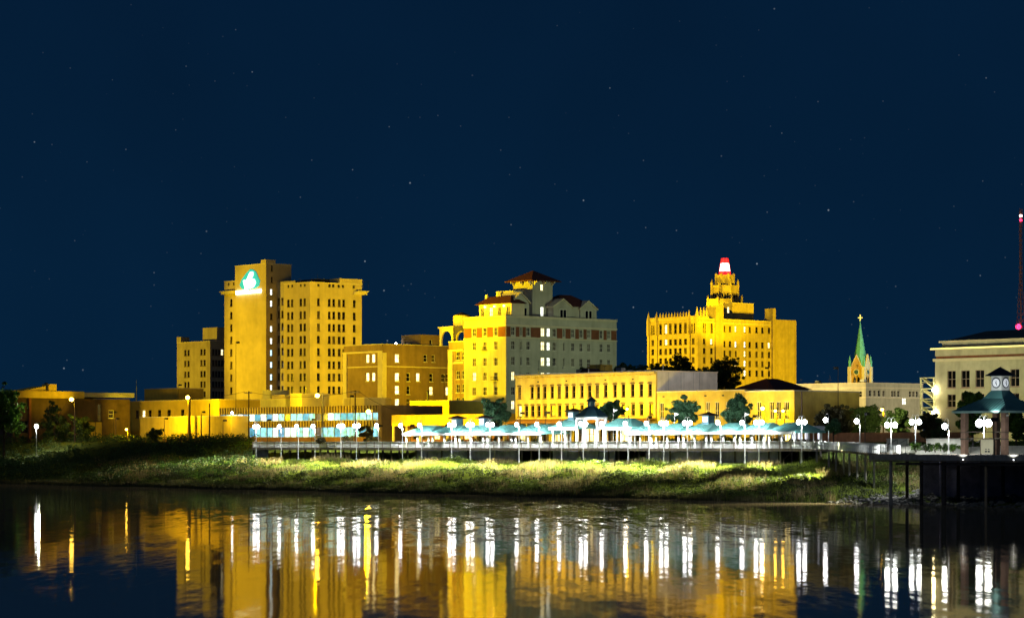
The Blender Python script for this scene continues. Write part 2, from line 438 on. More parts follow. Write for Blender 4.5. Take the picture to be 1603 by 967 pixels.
def belt(th, blk, z, h, proj, mat, name='cornice', r=True, s_=True, a0=None, b1=None):
    m = MB(); a0 = blk.a0 if a0 is None else a0; b1 = blk.b1 if b1 is None else b1
    if r: m.box(a0, blk.a1+(proj if s_ else 0), blk.b0-proj, blk.b0-.004, z, z+h)
    if s_: m.box(blk.a1+.004, blk.a1+proj, blk.b0-.004, b1, z, z+h)
    return th.part(name, m, mat)

# ------------------------------------------------------------------ the setting: ground, river bank, river
def smooth(t): t = np.clip(t, 0, 1); return t*t*(3-2*t)
def wob(a, b):
    return (np.sin(a*.21+1.3)*np.cos(b*.33+.4)*.35 + np.sin(a*.53+b*.41)*.22 + np.sin(a*1.1-b*.9+2)*.10)
def ground_z(a, b):
    a = np.asarray(a, float); b = np.asarray(b, float)
    bb = b + np.sin(a*.16)*1.6 + np.sin(a*.37+1)*.9
    z = np.where(bb < 0, np.maximum(bb*.18, -3.0), 4.1*np.power(np.clip(bb/49, 0, 1), .85))
    z = z + wob(a, b)*smooth(bb/8)*smooth((62-b)/10)*.8
    z = np.where(b > 46, z*(1-smooth((b-46)/18)) + (GZ-.05)*smooth((b-46)/18), z)
    m = smooth((a-42)/14)                              # round the pier the bank is cut down to the stones
    z = np.where(b < 60, z*(1-m) + m*np.where(b < 6, np.minimum(z, .9*smooth((b+1)/5)-.25), np.minimum(z, 5.3)), z)
    return z
ga = np.concatenate([[-4000, -1500, -700, -400], np.arange(-300, 130, 1.6), [200, 500, 1500, 4000]])
gb = np.concatenate([[-600, -120, -40, -20, -12], np.arange(-9, 70, 1.2), [74, 80, 100, 200, 500, 1500, 6000]])
A, B = np.meshgrid(ga, gb, indexing='ij')
Z = ground_z(A, B)
na, nb = len(ga), len(gb)
m = MB(); m.v = list(zip(A.ravel().tolist(), B.ravel().tolist(), Z.ravel().tolist()))
m.f = [(i*nb+j, (i+1)*nb+j, (i+1)*nb+j+1, i*nb+j+1) for i in range(na-1) for j in range(nb-1)]; m.m = [0]*len(m.f)
SOIL = surf("bank_soil_and_turf", spec=0.0, c=(0.075, 0.10, 0.022), rough=0.95, var=0.2, scale=0.5, bump=0.5, bscale=3, c2=(0.030, 0.034, 0.012))
single('ground', m, SOIL, None, None, 0, 0, 0, kind='structure', smooth=True)
PAVE = surf("street_asphalt", (0.05, 0.05, 0.05), 0.9, 0.15, 0.5)
single('street', MB().box(-600, 160, 66.5, 73.5, GZ-.046, GZ-.04), PAVE, None, None, -100, 70, GZ, kind='structure')
LAWN = surf("mown_lawn", (0.11, 0.20, 0.015), 0.95, 0.2, 0.8, 0.6, 4, c2=(0.06, 0.11, 0.01))

wm = bpy.data.materials.new("river_water"); wm.use_nodes = True; wn = wm.node_tree; wn.nodes.clear()
t = wn.nodes.new("ShaderNodeTexCoord")
big = wn.nodes.new("ShaderNodeTexNoise"); big.inputs["Scale"].default_value = 0.016; big.inputs["Detail"].default_value = 3
wn.links.new(t.outputs["Object"], big.inputs["Vector"])
mr = wn.nodes.new("ShaderNodeMapRange"); mr.inputs[1].default_value = 0.40; mr.inputs[2].default_value = 0.62
mr.inputs[3].default_value = 0.058; mr.inputs[4].default_value = 0.074
wn.links.new(big.outputs["Fac"], mr.inputs[0])
# wind patch: rippled off the middle of the bank, near calm elsewhere
vs_ = wn.nodes.new("ShaderNodeVectorMath"); vs_.operation = 'MULTIPLY'; vs_.inputs[1].default_value = (1.0, 0.36, 1.0)
vm = wn.nodes.new("ShaderNodeVectorMath"); vm.operation = 'DISTANCE'; vm.inputs[1].default_value = (3.0, 100.0, 0.0)
wn.links.new(t.outputs["Object"], vs_.inputs[0]); wn.links.new(vs_.outputs[0], vm.inputs[0])
wp_ = wn.nodes.new("ShaderNodeMapRange"); wp_.inputs[1].default_value = 40; wp_.inputs[2].default_value = 12; wp_.inputs[3].default_value = 0; wp_.inputs[4].default_value = 1
wn.links.new(vm.outputs["Value"], wp_.inputs[0])
mr2 = wn.nodes.new("ShaderNodeMapRange"); mr2.inputs[1].default_value = 0.38; mr2.inputs[2].default_value = 0.58
mr2.inputs[3].default_value = 0.15; mr2.inputs[4].default_value = 1.0
wn.links.new(big.outputs["Fac"], mr2.inputs[0])
wm1 = wn.nodes.new("ShaderNodeMath"); wm1.operation = 'MULTIPLY'
wn.links.new(wp_.outputs[0], wm1.inputs[0]); wn.links.new(mr2.outputs[0], wm1.inputs[1])
mr3 = wn.nodes.new("ShaderNodeMapRange"); mr3.inputs[3].default_value = 0.013; mr3.inputs[4].default_value = 0.080
wn.links.new(wm1.outputs[0], mr3.inputs[0])
prev = None
for (sx_, sy_, wgt) in ((0.55, 0.10, 0.8), (1.8, 0.40, 1.0), (0.14, 0.03, 0.28)):
    mp_ = wn.nodes.new("ShaderNodeMapping"); mp_.inputs["Scale"].default_value = (sx_, sy_, 1.0)
    wn.links.new(t.outputs["Object"], mp_.inputs[0])
    nz = wn.nodes.new("ShaderNodeTexNoise"); nz.inputs["Scale"].default_value = 1.0; nz.inputs["Detail"].default_value = 2
    wn.links.new(mp_.outputs[0], nz.inputs["Vector"])
    sb_ = wn.nodes.new("ShaderNodeVectorMath"); sb_.operation = 'SUBTRACT'; sb_.inputs[1].default_value = (.5, .5, .5)
    wn.links.new(nz.outputs["Color"], sb_.inputs[0])
    sc2 = wn.nodes.new("ShaderNodeVectorMath"); sc2.operation = 'SCALE'; sc2.inputs["Scale"].default_value = wgt
    wn.links.new(sb_.outputs[0], sc2.inputs[0])
    if prev is None: prev = sc2.outputs[0]
    else:
        ad_ = wn.nodes.new("ShaderNodeVectorMath"); ad_.operation = 'ADD'
        wn.links.new(prev, ad_.inputs[0]); wn.links.new(sc2.outputs[0], ad_.inputs[1]); prev = ad_.outputs[0]
fl = wn.nodes.new("ShaderNodeVectorMath"); fl.operation = 'MULTIPLY'; fl.inputs[1].default_value = (1.0, 1.0, 0.0)
wn.links.new(prev, fl.inputs[0])
am = wn.nodes.new("ShaderNodeVectorMath"); am.operation = 'SCALE'
wn.links.new(fl.outputs[0], am.inputs[0]); wn.links.new(mr3.outputs[0], am.inputs["Scale"])
up_ = wn.nodes.new("ShaderNodeVectorMath"); up_.operation = 'ADD'; up_.inputs[1].default_value = (0, 0, 1)
wn.links.new(am.outputs[0], up_.inputs[0])
bp = wn.nodes.new("ShaderNodeVectorMath"); bp.operation = 'NORMALIZE'
wn.links.new(up_.outputs[0], bp.inputs[0])
gl = wn.nodes.new("ShaderNodeBsdfGlossy"); gl.distribution = 'BECKMANN'; gl.inputs["Color"].default_value = (0.50, 0.47, 0.45, 1)
wn.links.new(mr.outputs[0], gl.inputs["Roughness"]); wn.links.new(bp.outputs[0], gl.inputs["Normal"])
df = wn.nodes.new("ShaderNodeBsdfDiffuse"); df.inputs["Color"].default_value = (0.075, 0.058, 0.035, 1)     # silt in the water
ads = wn.nodes.new("ShaderNodeAddShader"); wout = wn.nodes.new("ShaderNodeOutputMaterial")
wn.links.new(gl.outputs[0], ads.inputs[0]); wn.links.new(df.outputs[0], ads.inputs[1]); wn.links.new(ads.outputs[0], wout.inputs["Surface"])
me = bpy.data.meshes.new("river"); me.from_pydata([(-2500,-800,0),(2500,-800,0),(2500,1200,0),(-2500,1200,0)], [], [(0,1,2,3)])
me.materials.append(wm)
river = bpy.data.objects.new("river", me); col.objects.link(river); river["kind"] = "structure"

# ------------------------------------------------------------------ added flood lights on roofs and poles, put in to brighten walls
SOD = (1.0, 0.68, 0.0)
WHT = (0.92, 1.0, 0.95)
def flood(a, b, z, target, power, ang, label, color=SOD, radius=0.5, zbase=None):
    t = Thing('added_flood_light', label, 'added flood light', a, b, z)
    dx, dy = target[0]-a, target[1]-b; L = math.hypot(dx, dy) or 1; dx, dy = dx/L, dy/L
    zb = ground_z(a, b).item() if zbase is None else zbase
    t.part('post', MB().cyl(a-dx*.5, b-dy*.5, zb, z-.25, .07, .05, 8), STEEL)
    t.part('housing', MB().box(a-.3, a+.3, b-.3, b+.3, z-.55, z-.16), STEEL)
    t.spot(a+dx*.5, b+dy*.5, z+.3, target, power, color, ang, radius)
    return t

# ================================================================== BUILDINGS
def body(name, label, uc, Yc, ul, ur, vtop, mat, z0=GZ-.3, group=None, **kw):
    a1, b0 = at(uc, Yc); a0 = on_b(ul, b0)[0]; b1 = on_a(ur, a1)[0]
    th = Thing(name, label, 'building', (a0+a1)/2, (b0+b1)/2, z0)
    return th, Block(th, a0, a1, b0, b1, z0, zz(vtop, Yc), mat, **kw)

# ---- tall stucco tower with the glowing sign
fx, fy = crop(330, 390, .2584)
th, wing = body('office_tower', 'tall cream stucco tower with glowing teal sign on its blank slab', fx(600), 700, fx(443), fx(915), fy(200), STUCCO)
ROWS = [318, 395, 470, 545, 620, 697, 772, 850]
vr = [fy(y) for y in ROWS]; uc = fx(600)
wing.Rf.grid([fx(x) for x in (470,493,545,569)], vr, uc, 1.05, 2.05, dim(.25), over={(2,1):'m',(3,1):'m',(2,7):'m'})
wing.Sf.grid([fx(x) for x in (652,718,745,778,805,869)], vr, uc, .92, 2.05, dim(.2))
wing.Rf.grid([fx(x) for x in (470,493,545,569)], [fy(216)], uc, .8, .8, 'd', bars=0, sill=False)
wing.Sf.grid([fx(x) for x in (652,718,742,775,801,865)], [fy(216)], uc, .8, .8, 'd', bars=0, sill=False)
wing.done()
bw = wing.b0
# raised right-hand attic with its bracketed cornice
b_at = on_a(fx(778), wing.a1)[0]
m = MB().box(wing.a0+6, wing.a1+.05, b_at, wing.b1+.05, wing.z1+.18, wing.z1+1.5); th.part('attic', m, STUCCO)
m = MB().box(wing.a1-2, wing.a1+.5, wing.b1-3, wing.b1+1.5, zz(fy(268), 705), zz(fy(250), 705))
m.box(wing.a1-1, wing.a1+.9, wing.b1-2, wing.b1+1.9, zz(fy(250), 705), zz(fy(244), 705)); th.part('cornice', m, TRIM)
# recess wall between slab and wing
sl_a1, sl_Y = on_b(fx(335), bw); sl_a0 = on_b(fx(147), bw)[0]
rec_b = on_a(fx(400), sl_a1)[0]
rec = Block(th, sl_a1-.02, wing.a0+.3, rec_b, wing.b1-1, wing.z0, zz(fy(195), 715), STUCCO2, nm='recess_wall', cope=None, roof=GRAVEL)
rec.Rf.grid([fx(x) for x in (411,434)], vr, fx(411), 1.0, 2.05, dim(.3)); rec.done()
# blank slab with stair windows on its side
slab = Block(th, sl_a0, sl_a1, bw, rec_b+5, wing.z0, zz(fy(88), sl_Y), STUCCO, nm='slab_wall')
slab.Sf.grid([fx(367)], [fy(y) for y in (260,330,408,482,557,628,700,775,840)], fx(367), .8, 1.7, lambda i,j: 'd' if j in (2,) else ('c' if j in (5,6,7) else 'l'), bars=1)
slab.Sf.grid([fx(370)], [fy(y) for y in (115,185)], fx(367), .6, 1.6, 'd'); slab.done()
a_st = on_b(fx(305), bw)[0]
m = MB().box(a_st, sl_a1+.06, bw-.06, bw+3.2, slab.z1+.18, zz(fy(62), sl_Y)); th.part('stair_head', m, STUCCO)
# narrow bay left of the slab
nb_a0 = on_b(fx(82), bw+1.2)[0]
bay = Block(th, nb_a0, sl_a0+.1, bw+1.2, bw+14, wing.z0, zz(fy(192), 728), STUCCO, nm='bay_wall')
bay.Rf.grid([fx(124)], [fy(y+6) for y in ROWS], fx(124), 1.05, 2.05, dim(.3))
bay.Rf.grid([fx(108),fx(138)], [fy(212)], fx(124), .8, .8, 'd', bars=0, sill=False); bay.done()
m = MB().box(nb_a0-.5, sl_a0-.004, bw+.4, bw+1.196, zz(fy(268), 728), zz(fy(256), 728))
m.box(nb_a0-1.0, sl_a0-.004, bw+.1, bw+1.196, zz(fy(256), 728), zz(fy(250), 728)); th.part('cornice', m, TRIM)
# rooftop plant and rails
m = MB().box(wing.a0+1, wing.a1-3, bw+5, bw+9, wing.z1-.7, wing.z1+1.3); th.part('roof_plant', m, DARKROOF)
m = MB()
for i in range(12):
    q = bw+1.0+i*1.8; m.box(wing.a1-.9, wing.a1-.84, q, q+.06, wing.z1-.7, wing.z1+1.0)
m.box(wing.a1-.9, wing.a1-.84, bw+1, bw+21, wing.z1+.95, wing.z1+1.0); th.part('roof_railing', m, STEEL)
# the sign
gx, gy = crop(360, 410, .06203)
def sgn(pts): return [(on_b(gx(x), bw)[0], zz(gy(y), sl_Y+3)) for x, y in pts]
sg = Thing('logo_sign', 'glowing teal and white hand shaped logo above a white light bar on the tower', 'sign', sgn([(520,500)])[0][0], bw, sgn([(520,500)])[0][1])
sg.part('backplate', MB().poly(sgn([(300,640),(380,670),(640,660),(740,600),(765,480),(715,380),(665,250),(600,190),(520,170),(420,260),(300,420),(255,540)]), 'R', bw, -.18, -.03), SIGNC)
sg.part('logo', MB().poly([(x0_+(p_[0]-x0_)*.86, p_[1]) for x0_ in [sgn([(515,500)])[0][0]] for p_ in sgn([(385,725),(432,735),(455,640),(520,652),(630,625),(690,520),(655,432),(565,405),(612,330),(612,245),(545,235),(500,290),(410,470),(378,428),(325,448),(370,600)])], 'R', bw, -.34, -.19), SIGNW)
sg.part('light_bar', MB().poly(sgn([(170,785),(795,778),(795,690),(470,715),(470,690),(170,690)]), 'R', bw, -.36, -.03), SIGNG)

# ---- its lower annex on the left
fx, fy = crop(180, 380, .3308)
th, b = body('annex_building', 'five storey sand coloured annex left of the tall signed tower', fx(450), 770, fx(293), fx(522), fy(466), STUCCO2)
rows = [fy(y) for y in (517,568,620,669,716)]
b.Rf.grid([fx(x) for x in (333,348,409,424)], rows, fx(409), 1.05, 1.8, dim(.35)); b.Sf.grid([fx(x) for x in (466,480,494,508)], rows, fx(470), .95, 1.8, dim(.3), over={(3,0):'w'})
b.done(); q = on_b(fx(313), b.b0)[0]
th.part('corner_turret', MB().box(b.a0-.05, q, b.b0-.05, b.b0+3, b.z1+.18, zz(fy(450), 790)), STUCCO2)
q0, q1 = on_a(fx(486), b.a1)[0], b.b1+6
th.part('penthouse', MB().box(b.a1-8, b.a1-.4, q0, q1, b.z1-.7, zz(fy(408), 785)), STUCCO2)

# ---- brown mid-rise with yellow pilasters
fx, fy = crop(530, 510, .1965)
th, b = body('midrise_building', 'brown brick mid-rise with yellow corner pilasters and lit windows', fx(350), 640, fx(40), fx(884), fy(147), TAN)
b.Rf.grid([fx(230), fx(277)], [fy(258), fy(405)], fx(277), 1.35, 2.1, 'w', over={(0,0):'w'}, frame=FRAMEW)
b.Sf.grid([fx(467)], [fy(y) for y in (258,408,510,613)], fx(467), 1.35, 2.1, 'w', frame=FRAMEW)
b.Sf.grid([fx(555)], [fy(y) for y in (408,512,610)], fx(555), 1.15, 2.1, 'd', frame=FRAMEW, over={(0,2):'m'})
b.Sf.grid([fx(633), fx(738), fx(832), fx(868)], [fy(409), fy(515)], fx(633), 1.15, 2.1, 'm', frame=FRAMEW, skip={(0,1),(2,1)}, over={(1,1):'w',(3,1):'w',(1,0):'d',(0,0):'w'})
b.Sf.grid([fx(692), fx(755)], [fy(258)], fx(692), 1.1, 1.8, 'd', frame=FRAMEW, over={(1,0):'m'})
b.done()
qa = on_b(fx(70), b.b0)[0]; qb = on_b(fx(318), b.b0)[0]; qs = on_a(fx(377), b.a1)[0]
zc = zz(fy(212), 640)
th.part('pilaster', MB().box(b.a0, qa, b.b0-.28, b.b0-.004, b.z0, zc), TRIM)
th.part('pilaster', MB().box(qb, b.a1+.28, b.b0-.28, b.b0-.004, b.z0, zc).box(b.a1+.004, b.a1+.28, b.b0-.004, qs, b.z0, zc), TRIM)
belt(th, b, zc+.01, .45, .35, TRIM, 'cornice', s_=False)
th.part('belt_course', MB().box(qa+.01, qb-.01, b.b0-.15, b.b0-.004, zz(fy(326),640), zz(fy(317),640)).box(b.a1+.004, b.a1+.15, qs+.01, b.b1, zz(fy(326),640), zz(fy(317),640)), TRIM)
p0, p1 = on_a(fx(655), b.a1-.6)[0], on_a(fx(815), b.a1-.6)[0]
pl = on_b(fx(500), p0)[0]
ph = Block(th, pl, b.a1-.6, p0, p1, b.z1-.7, zz(fy(76), 655), TAN, nm='penthouse_wall', cope=None)
ph.Sf.grid([fx(735)], [fy(130)], fx(735), .9, 1.3, 'd', frame=FRAMEW, bars=0); ph.done()
wl = Thing('roof_lamp', 'white lamp washing the rooftop penthouse wall of the brown mid-rise', 'lamp', (pl+b.a1)/2-4, p0-1.2, b.z1-.7)
qx = (pl+b.a1)/2-5
wl.part('post', MB().cyl(qx, p0-1.2, b.z1-.7, b.z1+.5, .06), STEEL); wl.part('globe', MB().ball(qx, p0-1.2, b.z1+.75, .28), LAMPW)

# ---- low ochre block and the long yellow fascia building before it
a1, b0 = at(703, 575); a0 = on_b(642, b0)[0]
th = Thing('low_building', 'low ochre block in front of the brown mid-rise', 'building', (a0+a1)/2, b0+5, GZ-.3)
b = Block(th, a0, a1, b0, b0+10, GZ-.3, zz(628, 580), OCHRE); b.done()
th.part('roof_vent', MB().cyl(a0+4, b0+2, b.z1-.7, b.z1+2.2, .25).cyl(a0+4, b0+2, b.z1+2.2, b.z1+2.6, .45, .2), STEEL)
b0 = 80.0; a0 = on_b(613, b0)[0]; a1 = on_b(790, b0)[0]; Y = depth_b(640, b0)
th = Thing('fascia_building', 'long low building with a plain bright yellow fascia behind the canopies', 'building', (a0+a1)/2, b0+8, GZ-.3)
z1, zf = zz(649, Y), zz(666.5, Y)
th.part('fascia', MB().box(a0, a1, b0, b0+16, zf, z1), OCHRE)
mw = MB(); F = Face(th, 'R', b0+3.0, a0+.5, a1-.5, GZ-.3, zf-.01, mw)
for i in range(9): F.win(a0+4+i*(a1-a0-6)/9, GZ+1.6, 2.2, 2.4, 'w' if i in (2,5) else ('m' if i % 2 else 'd'), frame=FRAMED, bars=2, sill=False)
F.finish(); mw.box(a0+.4, a0+.5, b0+3, b0+15, GZ-.3, zf-.01); th.part('wall', mw, surf("red_shop_wall", (.35,.15,.07), .8, .2, .5))
for i in range(9):
    q = a0+.25+i*(a1-a0-.6)/8; th.part('column', MB().box(q-.18, q+.18, b0+.1, b0+.46, GZ-.3, zf), TRIM)
# dark figures on the fascia
qn = on_b(718, b0)[0]; m = MB()
for (x, z0_, z1_) in ((0, .35, 1.25),):
    zt = zf+.45
    m.box(qn-.55, qn-.1, b0-.03, b0-.003, zt+1.1, zt+1.25).box(qn-.55, qn-.42, b0-.03, b0-.003, zt+.7, zt+1.097).box(qn-.41, qn-.1, b0-.03, b0-.003, zt+.6, zt+.72)
    m.box(qn-.24, qn-.1, b0-.03, b0-.003, zt+.12, zt+.597).box(qn-.55, qn-.243, b0-.03, b0-.003, zt+.05, zt+.18).box(qn+.15, qn+.3, b0-.03, b0-.003, zt+.05, zt+1.25)
th.part('lettering', m, STEEL)

# ---- hotel
fx, fy = crop(690, 410, .2585)
th, b = body('hotel_building', 'large old hotel, yellow lit end and grey side, under a red roofed tower', fx(395), 588, fx(140), fx(1065), fy(325), HOTEL)
rows = [fy(y) for y in (420,505,602,690,780,865)]; rowsS = [fy(y) for y in (418,503,598,690,780,865)]
b.Rf.grid([fx(x) for x in (202,266,332)], rows, fx(332), 1.25, 1.95, dim(.3), frame=FRAMEW, bars=2, over={(0,5):'w',(0,3):'w',(0,4):'m',(1,3):'m'})
cs = (438,485,530,618,653,688,745,800,850,897,972,1018)
wd = [1.05,.5,1.05,1.15,1.05,1.05,.5,.95,.95,.95,.95,.95]
b.Sf.grid([fx(x) for x in cs], rowsS, fx(438), wd, 1.95, dim(.25), frame=FRAMEW, bars=2, over={**{(3,j):'w' for j in range(6)}, **{(4,j):'l' for j in range(6)}, (0,3):'w', (0,5):'w'})
b.done()
zt0, zt1 = zz(fy(450),588), zz(fy(390),588)
def panels(cols, kind, wds, plane, s0, s1):
    edges = [s0+.1] + [x for c, w_ in zip(cols, wds) for x in (c-w_/2-.28, c+w_/2+.28)] + [s1-.1]
    for i in range(0, len(edges)-1, 2):
        if edges[i+1]-edges[i] < .25: continue
        mm = MB()
        if kind == 'R': mm.box(edges[i], edges[i+1], plane-.06, plane-.004, zt0, zt1)
        else: mm.box(plane+.004, plane+.06, edges[i], edges[i+1], zt0, zt1)
        th.part('brick_panel', mm, REDBRICK)
panels([b.Rf.sY(fx(x))[0] for x in (202,266,332)], 'R', [1.25]*3, b.b0, b.a0, b.a1)
panels([b.Sf.sY(fx(x))[0] for x in cs], 'S', wd, b.a1, b.b0, b.b1)
belt(th, b, zz(fy(386),588), .35, .22, TRIM, 'belt_course'); belt(th, b, zz(fy(458),588), .25, .18, TRIM, 'belt_course')
belt(th, b, b.z1-.35, .34, .25, TRIM, 'cornice')
for rx, ry in ((266,532),(332,715)):                  # small iron balconies
    q = b.Rf.sY(fx(rx))[0]; z = zz(fy(ry),588)
    m = MB().box(q-1, q+1, b.b0-.7, b.b0-.003, z, z+.1).box(q-1, q+1, b.b0-.7, b.b0-.65, z+.85, z+.92)
    for i in range(7): m.box(q-.98+i*.32, q-.94+i*.32, b.b0-.69, b.b0-.65, z+.1, z+.85)
    th.part('balcony', m, STEEL)
zr = b.z1-.7
# terrace pavilion over the yellow end
Yp = 596; pb = b.b0+2.0; pa0, pa1 = on_b(fx(232), pb)[0], on_b(fx(428), pb)[0]
pz = zz(fy(258), Yp)
pav = Block(th, pa0, pa1, pb, pb+4, zr, pz, TRIM, nm='pavilion_wall', cope=None, roof=None)
for i in range(4): pav.Rf.win(pa0+1.2+i*(pa1-pa0-2.4)/3, zr+1.9, 1.2, 2.2, 'w' if i == 1 else 'm', frame=FRAMEW, bars=2, sill=False)
pav.done()
th.part('pavilion_roof', MB().hip(pa0-.7, pa1+.5, pb-.7, pb+4.3, pz+.004, pz+1.9, 2.6, 2.4), REDROOF)
for i in range(3):
    q = pa0+2.4+i*(pa1-pa0-4.8)/2
    L = Thing('wall_lantern', ['leftmost','middle','rightmost'][i]+' of three glowing lanterns on the hotel roof pavilion', 'lantern', q, pb-.15, zr+3.0, 'lanterns on the hotel roof pavilion')
    L.part('bracket', MB().box(q-.05, q+.05, pb-.25, pb-.003, zr+3.35, zr+3.45), STEEL)
    L.part('globe', MB().ball(q, pb-.3, zr+3.15, .20), LAMPS)
th.part('chimney', MB().cyl(on_b(fx(279),pb+2)[0], pb+2, pz+.8, zz(fy(200),600), .45, .4, 10), TRIM)
# roof house behind the pavilion
q0, q1 = on_b(fx(335), pb+6)[0], on_b(fx(445), pb+6)[0]
th.part('roof_house', MB().box(q0, q1, pb+6, pb+10, zr, zz(fy(182), 605)), HOTEL)
# tower
tY = 598; ta1, tb0 = at(fx(555), tY); ta0 = on_b(fx(440), tb0)[0]; tb1 = on_a(fx(677), ta1)[0]
tw = Block(th, ta0, ta1, tb0, tb1, zr, zz(fy(116), tY), HOTEL, nm='tower_wall', cope=None, roof=None)
tw.Sf.grid([fx(613)], [fy(155)], fx(613), .95, 1.5, 'w', frame=FRAMEW); tw.Sf.grid([fx(615), fx(652)], [fy(300)], fx(613), 1.1, 2.2, 'l', frame=FRAMEW)
tw.done()
e = 1.5
th.part('tower_roof', MB().hip(ta0-e, ta1+e, tb0-e, tb1+e, tw.z1+.004, zz(fy(50), tY+4), 20, 20, t=.18), REDROOF)
m = MB()
for q in (ta0+.3, (ta0+ta1)/2, ta1-.5):
    m.box(q, q+.2, tb0-1.2, tb0-.004, tw.z1-.35, tw.z1-.002).box(q, q+.2, tb0-.6, tb0-.004, tw.z1-.8, tw.z1-.352)
for q in (tb0+.3, (tb0+tb1)/2, tb1-.5):
    m.box(ta1+.004, ta1+1.2, q, q+.2, tw.z1-.35, tw.z1-.002).box(ta1+.004, ta1+.6, q, q+.2, tw.z1-.8, tw.z1-.352)
th.part('eave_brackets', m, TRIM)
# gabled dormer houses on the side
def gable(x0, x1, apex, yb, ye, ya, doors, aoff=1.2):
    pl_ = b.a1-aoff; s0, s1 = on_a(fx(x0), pl_)[0], on_a(fx(x1), pl_)[0]; sm_ = on_a(fx(apex), pl_)[0]; Yq = on_a(fx(apex), pl_)[1]
    ze, za = zz(fy(ye), Yq), zz(fy(ya), Yq)
    th.part('gable_wall', MB().poly([(s0, zr), (s1, zr), (s1, ze), (sm_, za), (s0, ze)], 'S', pl_, 0, 5), HOTEL)
    m_ = MB()
    for dx in doors:
        q = on_a(fx(dx), pl_)[0]; m_.box(pl_+.004, pl_+.06, q-.42, q+.42, zr+.7, zr+2.7)
        th.part('door', MB().box(pl_+.004, pl_+.05, q-.42, q+.42, zr+.7, zr+2.7), DARKGLASS)
        th.part('door_frame', MB().box(pl_+.004, pl_+.10, q-.56, q-.425, zr+.7, zr+2.9).box(pl_+.004, pl_+.10, q+.425, q+.56, zr+.7, zr+2.9).box(pl_+.004, pl_+.10, q-.425, q+.425, zr+2.72, zr+2.9), FRAMEW)
    th.part('gable_roof', MB().poly([(s0-.4, ze-.25), (sm_, za+.01), (s1+.4, ze-.25), (s1+.4, ze+.02), (sm_, za+.30), (s0-.4, ze+.02)], 'S', pl_, -.25, 6), TRIM)
gable(430, 535, 485, 320, 245, 190, (458, 510)); gable(683, 792, 740, 330, 272, 228, (730, 750)); gable(845, 943, 893, 338, 285, 240, (883, 905))
s0, s1 = on_a(fx(683), b.a1-1.6)[0], on_a(fx(943), b.a1-1.6)[0]; zw = zz(fy(280), 610)
th.part('attic_wall', MB().box(b.a1-9, b.a1-1.6, s0, s1, zr, zw), HOTEL)
th.part('attic_roof', MB().hip(b.a1-9.5, b.a1-1.3, s0-.3, s1+.3, zw+.004, zz(fy(208), 612), 3.6, 5.5), REDROOF)

# ---- hotel annex with water tank
fx2, fy2 = fx, fy
pb = b.b0+2.5; a0 = on_b(fx(48), pb)[0]; a1 = on_b(fx(140), pb)[0]+2.0
th2 = Thing('hotel_annex', 'narrow yellow piered annex with a round tank beside the old hotel', 'building', (a0+a1)/2, pb+5, GZ-.3)
an = Block(th2, a0, a1, pb, pb+12, GZ-.3, zz(fy(478), 600), TAN)
an.Rf.grid([fx(103), fx(138)], [fy(y) for y in (568,683,765,845)], fx(103), 1.35, 2.0, 'd', frame=FRAMEW, bars=2); an.done()
q1 = on_b(fx(76), pb)[0]
th2.part('pier', MB().box(a0, q1, pb-.3, pb-.004, GZ-.3, zz(fy(535),600)), TRIM)
th2.part('belt_course', MB().box(q1+.01, a1-2, pb-.2, pb-.004, zz(fy(612),600), zz(fy(600),600)).box(a0, a1-2, pb-.34, pb-.004, zz(fy(533),600), zz(fy(525),600)).box(q1+.01, a1-2, pb-.2, pb-.004, zz(fy(905),600), zz(fy(893),600)), TRIM)
ca, cb = at(fx(85), 612); zb = an.z1-.7; zt = zz(fy(402), 612)
for (s0_, s1_, kind, pln) in ((ca-2.6, ca+2.6, 'R', cb-2.6), (cb-2.6, cb+2.6, 'S', ca+2.6), (ca-2.6, ca+2.6, 'R', cb+2.2)):
    mid = (s0_+s1_)/2; r = 1.9
    arc = [(mid+r*math.cos(math.pi*i/10), zt-2.6+r*math.sin(math.pi*i/10)) for i in range(11)]
    th2.part('arch_panel', MB().poly([(s0_, zb), (mid-r, zb)]+list(reversed(arc))+[(mid+r, zb), (s1_, zb), (s1_, zt), (s0_, zt)], kind, pln, 0, .4), TRIM)
th2.part('belvedere_slab', MB().box(ca-2.9, ca+2.9, cb-2.9, cb+2.9, zt+.004, zt+.35), TRIM)
th2.part('tank', MB().cyl(ca+1.2, cb+1.2, zt+.354, zz(fy(325), 612), 2.1, 2.1, 20).cyl(ca+1.2, cb+1.2, zz(fy(325),612), zz(fy(305),612), 2.25, .2, 20, 1), [STUCCO, DARKROOF], smooth=False)

# ---- three storey row building by the river
fx, fy = crop(790, 560, .1862)
RB = 75.0
a1, Y1 = on_b(fx(1270), RB); a0, Y0 = on_b(fx(90), RB)
th = Thing('row_building', 'long yellow painted brick row building with tall arched windows behind the boardwalk', 'building', (a0+a1)/2, RB+7, GZ-.3)
b1 = on_a(1123, a1)[0]
b = Block(th, a0, a1, RB, b1, GZ-.3, zz(581, Y1), ROWWALL)
zu = zz(fy(268), Y1); zl = zz(fy(430), Y1-2)
up = (125,230,283,337,399,459,521,581,649,713,779,849,927,997,1075,1148,1222); lo = (128,183,235,287,340,405,462,525,585,650,713,779,849,927,997,1080,1150,1232)
for i, x in enumerate(up): b.Rf.win(on_b(fx(x), RB)[0], zu, .9, 2.2, 'm' if i in (0,5) or random.random() < .15 else 'd', frame=FRAMED, bars=1, hood=True)
for i, x in enumerate(lo): b.Rf.win(on_b(fx(x), RB)[0], zl, .95 if i != 5 else 1.4, 2.0, 'w' if i in (0,) else ('m' if random.random() < .15 else 'd'), frame=FRAMED, bars=1, hood=True)
zg = zz(fy(540), Y1)
n = 12
